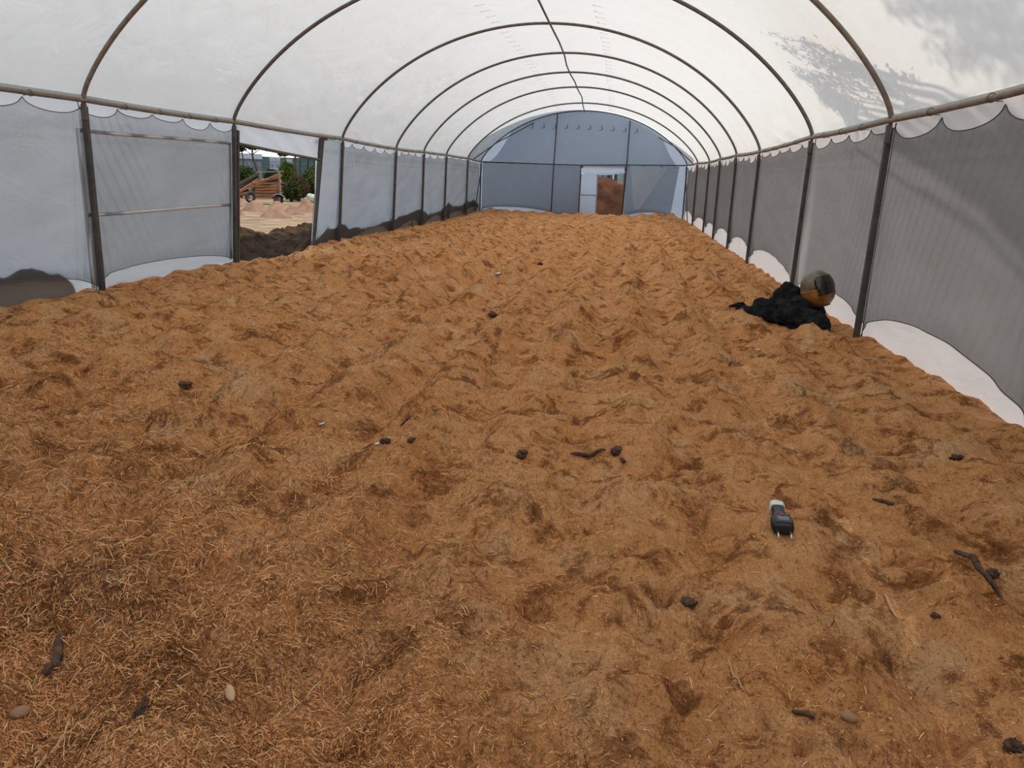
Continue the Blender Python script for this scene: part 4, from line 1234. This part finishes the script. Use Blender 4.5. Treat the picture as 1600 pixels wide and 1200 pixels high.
# trees standing right of the tunnel; only their branch shadows on the roof film show inside
def shade_tree(base, targets, tmin, tmax, label, seed, nb=26, per=70, spread=0.10):
    g = np.random.default_rng(seed)
    S_ = np.array(SUN_DIR)
    e = empty('tree', base); tag(e, label, 'tree', 'trees right of the tunnel')
    fork = np.array(base) + np.array([0, 0, 4.6])
    mb = MB(); mb.tube([np.array(base) - [0, 0, .2], np.array(base) + [0.05, 0.05, 2.4], fork], [0.13, 0.10, 0.07], 8); mb.build('trunk', M['bark'], e)
    br = MB(); lv = MB(); pal = np.array(GREEN)
    for i in range(nb):
        a_, b_ = targets[i % len(targets)]
        off = S_ * g.uniform(tmin, tmax)
        p0 = np.array(a_) + off + g.normal(0, spread, 3); p3 = np.array(b_) + off + g.normal(0, spread, 3)
        p3 = p0 + (p3 - p0) * g.uniform(0.55, 1.05)
        mid = (p0 + p3) / 2 + np.array([0, 0, 0.10])
        br.tube([fork, (fork + p0) / 2 + np.array([0, 0, 0.3]), p0, mid, p3], [0.03, 0.02, 0.010, 0.006, 0.003], 5)
        for q in range(per):
            t = g.uniform(0.0, 1.0)
            c = (p0 * (1 - t) ** 2 + mid * 2 * t * (1 - t) + p3 * t * t) + g.normal(0, 0.045, 3)
            d = (p3 - p0) / np.linalg.norm(p3 - p0) + g.normal(0, 0.33, 3); d /= np.linalg.norm(d)
            s = np.cross(d, g.normal(0, 1, 3)); s /= np.linalg.norm(s)
            L_ = g.uniform(0.08, 0.20); w = g.uniform(0.010, 0.020)
            lv.add([c - d * L_ / 2, c + s * w, c + d * L_ / 2, c - s * w], [(0, 1, 2, 3)], (*(pal[g.integers(0, 3)]), 1))
    br.build('branch', M['bark'], e); lv.build('foliage', M['leaf'], e, smooth=False, colors=True)
T1 = [((3.96, 7.45, 2.13), (3.35, 10.2, 2.85)), ((3.9, 8.3, 2.3), (3.10, 10.30, 3.08)), ((3.92, 8.9, 2.25), (3.45, 10.8, 2.78)), ((3.95, 9.2, 2.15), (3.62, 10.4, 2.58)), ((3.96, 9.4, 2.12), (3.75, 10.5, 2.44))]
shade_tree((7.2, 2.2, GZ), T1, 1.1, 1.7, 'feathery leaved tree right of the tunnel whose branches shade the roof film', 5, nb=36, per=78)
T2 = [((3.85, 5.2, 2.35), (3.37, 7.2, 2.86)), ((3.9, 5.0, 2.2), (3.60, 6.9, 2.62)), ((3.95, 5.3, 2.16), (3.75, 6.8, 2.45)), ((3.75, 4.9, 2.46), (3.45, 6.9, 2.78)), ((3.6, 4.6, 2.6), (3.2, 6.6, 2.95))]
shade_tree((10.5, 0.5, GZ), T2, 4.6, 6.2, 'larger tree standing farther right of the tunnel with blurred shadow', 6, nb=34, per=60, spread=0.16)

# ------------------------------------------------------------------ things lying on the sawdust
M['black_cloth'] = plain('black_cloth', (0.008, 0.008, 0.010), (0.020, 0.020, 0.023), 14, rough=0.95, bump=0.5, bscale=30, spec=0.15)
M['helmet_shell'] = plain('helmet_shell', (0.055, 0.045, 0.03), (0.22, 0.18, 0.11), 9, rough=0.28, spec=0.5)
M['amber'] = plain('amber', (0.10, 0.035, 0.008), (0.50, 0.22, 0.045), 12, rough=0.3, spec=0.5)
M['visor'] = plain('visor', (0.012, 0.010, 0.009), (0.030, 0.022, 0.015), 6, rough=0.18, spec=0.6)
M['plastic_black'] = plain('plastic_black', (0.010, 0.012, 0.015), (0.018, 0.020, 0.024), 20, rough=0.4)
M['plastic_grey'] = plain('plastic_grey', (0.030, 0.033, 0.040), (0.040, 0.043, 0.050), 20, rough=0.45)
M['cap_white'] = plain('cap_white', (0.60, 0.62, 0.56), (0.72, 0.74, 0.70), 20, rough=0.4)
M['lcd'] = plain('lcd', (0.10, 0.13, 0.13), (0.14, 0.17, 0.165), 20, rough=0.25)
M['red'] = plain('red', (0.35, 0.03, 0.02), (0.40, 0.04, 0.03), 20, rough=0.5)
M['steel_pin'] = plain('steel_pin', (0.65, 0.65, 0.65), (0.75, 0.75, 0.75), 20, rough=0.25, metal=0.9)
M['dark_bark'] = plain('dark_bark', (0.030, 0.018, 0.012), (0.15, 0.085, 0.052), 30, rough=0.9, bump=0.6, bscale=60)
M['pale_wood'] = plain('pale_wood', (0.42, 0.25, 0.125), (0.58, 0.38, 0.21), 25, rough=0.8, stretch=(1, 1, 1))
M['stone'] = plain('stone', (0.26, 0.14, 0.075), (0.38, 0.23, 0.14), 20, rough=0.85)
M['scrap'] = plain('scrap', (0.66, 0.68, 0.70), (0.80, 0.80, 0.80), 20, rough=0.5)

# heap of black clothing: three lumpy folds run together, with straps trailing left
hc = np.array([3.42, 8.55, 0.0])
cl = empty('clothing_heap', hc); tag(cl, 'heap of black clothing lying on the sawdust by the right wall', 'clothing')
mb = MB()
def fh(x, y): return gh(x, y)
for (x, y, dz, r, s) in ((3.52, 8.24, 0.06, (0.16, 0.24, 0.17), 1), (3.40, 8.50, 0.07, (0.20, 0.24, 0.17), 2), (3.20, 8.72, 0.08, (0.22, 0.22, 0.17), 3),
                         (3.44, 8.98, 0.12, (0.22, 0.20, 0.24), 4), (3.56, 8.70, 0.08, (0.16, 0.22, 0.17), 5), (3.04, 8.84, 0.04, (0.18, 0.14, 0.09), 6), (3.55, 8.08, 0.03, (0.10, 0.16, 0.12), 7)):
    mb.blob((x, y, fh(x, y) + dz), r, s, 0.35, 2.4, 40, 26, octv=4)
o = mb.build('cloth', M['black_cloth'], cl)
rm = o.modifiers.new('merge', 'REMESH'); rm.mode = 'VOXEL'; rm.voxel_size = 0.014; rm.use_smooth_shade = True
sm = o.modifiers.new('soft', 'SMOOTH'); sm.iterations = 4
tx = bpy.data.textures.new('folds', 'CLOUDS'); tx.noise_scale = 0.11; tx.noise_depth = 3
dm = o.modifiers.new('folds', 'DISPLACE'); dm.texture = tx; dm.strength = 0.085; dm.mid_level = 0.5
g = np.random.default_rng(4)
for i in range(7):
    x0, y0 = 3.12 + 0.03 * i % 0.1, 8.62 + 0.05 * i
    x1, y1 = 2.78 + g.uniform(0, 0.12), 8.82 + 0.05 * i + g.uniform(-.04, .04)
    pts = [(x0 + (x1 - x0) * t, y0 + (y1 - y0) * t + 0.025 * math.sin(t * 6 + i), fh(x0 + (x1 - x0) * t, y0 + (y1 - y0) * t) + 0.02 + 0.03 * math.sin(t * 3.1 + i * 0.3) * (1 - t) + 0.012 * math.sin(t * 11 + i)) for t in np.linspace(0, 1, 10)]
    mb = MB(); mb.tube(pts, np.linspace(0.034, 0.018, 10), 7); mb.build('strap', M['black_cloth'], cl)
# helmet on top of the heap
he = at_y(1277, 450, 8.56)
hm = empty('helmet', (he[0], he[1], he[2] - 0.17)); tag(hm, 'round grey and amber helmet with dark visor resting on black clothing', 'helmet')
tocam = CAM - he; tocam /= np.linalg.norm(tocam)
fwd_h = tocam * 0.85 + np.array([0.25, -0.1, 0.05]); fwd_h /= np.linalg.norm(fwd_h)       # the way the visor faces
up_h = np.array([-0.30, 0.15, 1.0]); up_h -= fwd_h * (up_h @ fwd_h); up_h /= np.linalg.norm(up_h)
rt_h = np.cross(fwd_h, up_h)
RH = np.stack([rt_h, fwd_h, up_h], 1)
def shellpts(r, th0, th1, ph0, ph1, nt=28, np_=48, inset=0.0):
    G = []
    for t in np.linspace(th0, th1, nt):
        row = []
        for p_ in np.linspace(ph0, ph1, np_):
            q = np.array([math.sin(t) * math.sin(p_) * 0.165, math.sin(t) * math.cos(p_) * 0.185, math.cos(t) * 0.185 - (0.02 if t > 1.8 else 0)]) * r
            row.append(he + RH @ q)
        G.append(row)
    return np.array(G)
D_ = math.radians
mb = MB(); mb.grid(shellpts(1.0, 0.001, D_(150), D_(70), D_(290))); mb.grid(shellpts(1.0, 0.001, D_(62), D_(-70), D_(70))); mb.grid(shellpts(1.0, D_(60), D_(100), D_(24), D_(72))); o = mb.build('shell', M['helmet_shell'], hm)
so = o.modifiers.new('thick', 'SOLIDIFY'); so.thickness = 0.008
mb = MB(); mb.grid(shellpts(1.035, D_(52), D_(108), D_(-66), D_(20))); o = mb.build('visor', M['visor'], hm); so = o.modifiers.new('thick', 'SOLIDIFY'); so.thickness = 0.004
mb = MB(); mb.grid(shellpts(1.03, D_(92), D_(148), D_(-100), D_(100))); o = mb.build('chin_guard', M['amber'], hm); so = o.modifiers.new('thick', 'SOLIDIFY'); so.thickness = 0.012
mb = MB(); mb.tube(shellpts(1.02, D_(150), D_(150), D_(0), D_(360), 1, 40)[0], 0.012, 8); mb.build('edge_trim', M['visor'], hm)
mb = MB(); mb.grid(shellpts(1.012, D_(70), D_(112), D_(-106), D_(-74), 10, 8)); o = mb.build('side_plate', M['amber'], hm); so = o.modifiers.new('thick', 'SOLIDIFY'); so.thickness = 0.008

# moisture meter with two pins
pA = at_floor(1225, 846); pB = at_floor(1210, 797)
pA = np.array([pA[0], pA[1], gh(pA[0], pA[1])]); pB = np.array([pB[0], pB[1], gh(pB[0], pB[1])])
ax = (pB - pA); LEN = np.linalg.norm(ax); ax /= LEN
sxv = np.cross(ax, np.array([0, 0, 1.0])); sxv /= np.linalg.norm(sxv); nv_ = np.cross(sxv, ax)
RM = np.stack([sxv, ax, nv_], 1)
LIFT = 0.030
def mp(x, y, z): return pA + RM @ np.array([x * 0.84, y * LEN, z + LIFT])
mt = empty('moisture_meter', (pA + pB) / 2); tag(mt, 'black handheld two pin meter with grey screen and white cap lying on the sawdust', 'meter')
def loft(sections, n=20, pw=4.0):
    """rounded rectangle sections (y, half width, z low, z high)"""
    G = []
    for (y, hw, z0, z1) in sections:
        row = []
        for a in np.linspace(0, 2 * math.pi, n + 1):
            c, s = math.cos(a), math.sin(a)
            row.append(mp(hw * math.copysign(abs(c) ** (2 / pw), c), y, (z0 + z1) / 2 + (z1 - z0) / 2 * math.copysign(abs(s) ** (2 / pw), s)))
        G.append(row)
    mb = MB(); G = np.array(G); mb.grid(G)
    mb.add(G[0][:-1], [tuple(range(n))]); mb.add(G[-1][:-1], [tuple(range(n - 1, -1, -1))])
    return mb
loft([(0.14, 0.036, -0.020, 0.016), (0.15, 0.045, -0.024, 0.022), (0.30, 0.050, -0.024, 0.026), (0.42, 0.048, -0.024, 0.027), (0.50, 0.036, -0.022, 0.026), (0.56, 0.028, -0.02, 0.024), (0.68, 0.026, -0.02, 0.022), (0.80, 0.029, -0.02, 0.022)]).build('body', M['plastic_black'], mt)
loft([(0.79, 0.033, -0.022, 0.025), (0.80, 0.034, -0.023, 0.026), (0.92, 0.033, -0.023, 0.026), (0.94, 0.024, -0.016, 0.020), (1.0, 0.022, -0.014, 0.018)]).build('cap', M['cap_white'], mt)
fp = MB(); fp.add([mp(-0.036, 0.20, 0.0275), mp(0.036, 0.20, 0.0275), mp(0.036, 0.46, 0.030), mp(-0.036, 0.46, 0.030), mp(-0.036, 0.20, 0.02), mp(0.036, 0.20, 0.02), mp(0.036, 0.46, 0.022), mp(-0.036, 0.46, 0.022)], [(0, 1, 2, 3), (0, 4, 5, 1), (1, 5, 6, 2), (2, 6, 7, 3), (3, 7, 4, 0)])
fpo = fp.build('face_plate', M['plastic_grey'], mt, smooth=False)
fp = MB(); fp.add([mp(-0.024, 0.25, 0.0292), mp(0.026, 0.25, 0.0292), mp(0.026, 0.37, 0.0302), mp(-0.024, 0.37, 0.0302), mp(-0.024, 0.25, 0.026), mp(0.026, 0.25, 0.026), mp(0.026, 0.37, 0.027), mp(-0.024, 0.37, 0.027)], [(0, 1, 2, 3), (0, 4, 5, 1), (1, 5, 6, 2), (2, 6, 7, 3), (3, 7, 4, 0)])
fp.build('screen', M['lcd'], mt, smooth=False)
fp = MB(); fp.blob(mp(0.0, 0.425, 0.030), (0.009, 0.009, 0.004), 0, 0.0, nu=12, nv=8); fp.build('button', M['red'], mt)
fp = MB(); fp.blob(mp(0.022, 0.425, 0.030), (0.006, 0.006, 0.003), 0, 0.0, nu=12, nv=8); fp.build('button', M['lcd'], mt)
for s in (-0.026, 0.030):
    fp = MB(); fp.tube([mp(s, 0.16, -0.004), mp(s, 0.02, -0.010), mp(s, -0.03, -0.016)], [0.0038, 0.0038, 0.001], 8); fp.build('pin', M['steel_pin'], mt)

# bits of bark, twigs, splinters, stones and scraps
def bit(kind, px, py, lpx, wpx, ang, label, mat, cat, bend=0.0, lift=0.35, name=None, stand=0.0):
    c = at_floor(px, py); m = np.linalg.norm(c - CAM) / F_PX
    z = gh(c[0], c[1]); gr = np.hypot(c[0] - CX, c[1]) / max(0.2, CAM[2] - z)
    d = ray(px, py); dh_ = np.array([d[0], d[1], 0]); dh_ /= np.linalg.norm(dh_); s_ = np.array([dh_[1], -dh_[0], 0])
    fs = min(3.0, math.sqrt(1 + gr * gr))          # foreshortening of the ground
    vx = math.cos(ang) * lpx * m; vy = math.sin(ang) * lpx * m
    D3 = s_ * vx + (dh_ * vy * fs * (1 - stand) if not stand else dh_ * 0.2 * vy) + np.array([0, 0, 1.0]) * vy * stand
    Lw = np.linalg.norm(D3); D3 = D3 / Lw
    w = wpx * m
    mb = MB()
    if kind == 'stick':
        pts = []
        for t in np.linspace(-0.5, 0.5, 9):
            p_ = np.array([c[0], c[1], 0]) + D3 * Lw * t
            side = np.cross(D3, [0, 0, 1.0])
            p_ = p_ + side * bend * Lw * (0.25 - t * t)
            hz = gh(p_[0], p_[1]) if not stand else z + (t + 0.5) * Lw * abs(D3[2])
            pts.append(np.array([p_[0], p_[1], hz + w * lift]))
        r = w / 2 * np.array([0.45, 0.85, 1, 1, 0.95, 1, 0.9, 0.8, 0.35])
        mb.tube(pts, r, 7)
        if False:
            mb.tube([pts[4], pts[5] + np.array([0, 0, w * 0.6]), pts[6] + np.array([0.01, 0.01, w * 1.0])], [w * .4, w * .3, w * .1], 6)
    elif kind == 'chip':
        n = np.array([-0.1, -0.35, 0.93]); n /= np.linalg.norm(n); s3 = np.cross(D3, n); s3 /= np.linalg.norm(s3)
        G = []
        for t in np.linspace(-0.5, 0.5, 7):
            wd = w / 2 * (1 - (2 * abs(t)) ** 2.5 * 0.75)
            G.append([np.array([c[0], c[1], z + 0.012 + w * lift * 0.5]) + D3 * Lw * t + s3 * wd * q + n * 0.12 * w * (1 - q * q) for q in np.linspace(-1, 1, 5)])
        mb.grid(np.array(G))
    else:
        Rr = np.stack([D3, np.cross([0, 0, 1.0], D3), [0, 0, 1.0]], 1)
        mb.blob(np.array([c[0], c[1], z + w * 0.28]), (Lw / 2, w * 0.6, w * 0.5), int(px + py), 0.75 if kind == 'clod' else 0.08, 3.4, 22, 16, Rr)
    o = mb.build(name or {'stick': 'stick', 'chip': 'wood_chip', 'clod': 'bark_chunk', 'stone': 'stone'}[kind], M[mat])
    if kind == 'chip':
        so = o.modifiers.new('thick', 'SOLIDIFY'); so.thickness = max(0.004, w * 0.12)
    tag(o, label, cat)
bit('stick', 1530, 880, 78, 9, -0.62, 'long dark curved piece of bark at the right edge of the sawdust', 'dark_bark', 'bark', 0.25, 0.5, name='bark_strip')
bit('clod', 1551, 901, 12, 12, 0.3, 'dark knob of bark at the lower end of the long bark strip', 'dark_bark', 'bark')
bit('stick', 918, 716, 54, 7, 0.10, 'flat dark stick lying in mid floor left of a bark chunk', 'dark_bark', 'stick', 0.1, 0.7)
bit('clod', 963, 708, 12, 12, 0.9, 'dark bark chunk right beside the flat dark stick', 'dark_bark', 'bark')
bit('clod', 973, 721, 8, 5, -0.7, 'small dark bark sliver below the chunk beside the flat stick', 'dark_bark', 'bark')
bit('stick', 634, 670, 32, 3, -1.0, 'thin bent dark twig standing out of the sawdust left of centre', 'dark_bark', 'twig', 0.15, 1.0, name='twig', stand=0.7)
bit('clod', 642, 690, 12, 7, 0.5, 'dark chunk at the foot of the thin bent twig', 'dark_bark', 'bark')
bit('clod', 602, 692, 16, 9, 0.0, 'dark clump of bark left of the bent twig', 'dark_bark', 'bark')
bit('chip', 591, 697, 10, 5, 0.3, 'pale grey scrap beside the dark clump left of the twig', 'scrap', 'scrap', name='scrap')
bit('chip', 503, 666, 9, 4, 0.4, 'small white scrap on the sawdust at mid left', 'scrap', 'scrap', name='scrap')
bit('clod', 815, 714, 13, 12, 0.8, 'ragged dark bark chunk in the middle of the floor', 'dark_bark', 'bark')
bit('chip', 778, 430, 6, 8, 1.2, 'crumpled bluish white plastic scrap far down the middle of the floor', 'scrap', 'scrap', name='scrap')
bit('chip', 844, 357, 9, 3, 0.0, 'white scrap on the sawdust near the far end wall', 'scrap', 'scrap', name='scrap')
bit('clod', 844, 414, 7, 5, 0.0, 'small round dark clod far down the middle of the floor', 'dark_bark', 'bark')
bit('clod', 770, 495, 14, 9, -0.6, 'dark bark lump far left of centre in a hollow', 'dark_bark', 'bark')
bit('stick', 1390, 946, 42, 4, -0.95, 'pale narrow splinter on the right foreground sawdust', 'pale_wood', 'splinter', 0.05, 0.6, name='splinter')
bit('stone', 1326, 1126, 23, 12, -0.05, 'brown oval stone at the bottom right', 'stone', 'stone')
bit('stone', 31, 1120, 26, 15, 0.0, 'tan oval stone at the bottom left corner', 'stone', 'stone')
bit('chip', 359, 1090, 25, 14, -1.3, 'pale tan wood chip lying in the left foreground', 'pale_wood', 'wood chip')
bit('stick', 1380, 786, 30, 5, -0.3, 'dark bark sliver on the right sawdust above the meter', 'dark_bark', 'bark', 0.05, 0.6, name='bark_sliver')
bit('clod', 1497, 719, 18, 9, 0.1, 'dark bark lump near the right wall above the long strip', 'dark_bark', 'bark')
bit('clod', 1583, 1172, 22, 16, 0.3, 'dark bark lump in the bottom right corner', 'dark_bark', 'bark')
bit('clod', 1076, 945, 22, 13, -0.2, 'brown bark chunk in the middle foreground', 'dark_bark', 'bark')
bit('chip', 1184, 549, 7, 4, 0.3, 'tiny white scrap on the sawdust in front of the clothing heap', 'scrap', 'scrap', name='scrap')
bit('clod', 1462, 964, 12, 7, 0.0, 'small dark clod right of the pale splinter', 'dark_bark', 'bark')
bit('stick', 1255, 1118, 30, 7, -0.1, 'short brown bark piece left of the oval stone at bottom right', 'dark_bark', 'bark', 0.0, 0.5, name='bark_sliver')
bit('stick', 1149, 1060, 44, 3, -0.9, 'thin pale straw in the right foreground', 'pale_wood', 'straw', 0.1, 0.8, name='straw')
bit('stick', 85, 1040, 52, 13, 1.2, 'dark bark piece on the far left foreground', 'dark_bark', 'bark', 0.1, 0.5, name='bark_strip')
bit('clod', 222, 1116, 18, 14, 1.0, 'dark bark flake near the bottom left', 'dark_bark', 'bark')
bit('stick', 540, 900, 14, 4, 0.5, 'short pale curved shaving in the left middle ground', 'pale_wood', 'splinter', 0.3, 0.8, name='splinter')
bit('clod', 288, 606, 16, 12, 0.4, 'dark clump of bark at mid left of the floor', 'dark_bark', 'bark')
bit('stick', 72, 1185, 60, 5, 0.45, 'pale long splinter in the bottom left corner', 'pale_wood', 'splinter', 0.05, 0.6, name='splinter')
bit('stick', 1140, 575, 8, 3, 1.2, 'small dark splinter standing left of the clothing heap', 'dark_bark', 'splinter', 0, 1.0, name='splinter', stand=0.8)
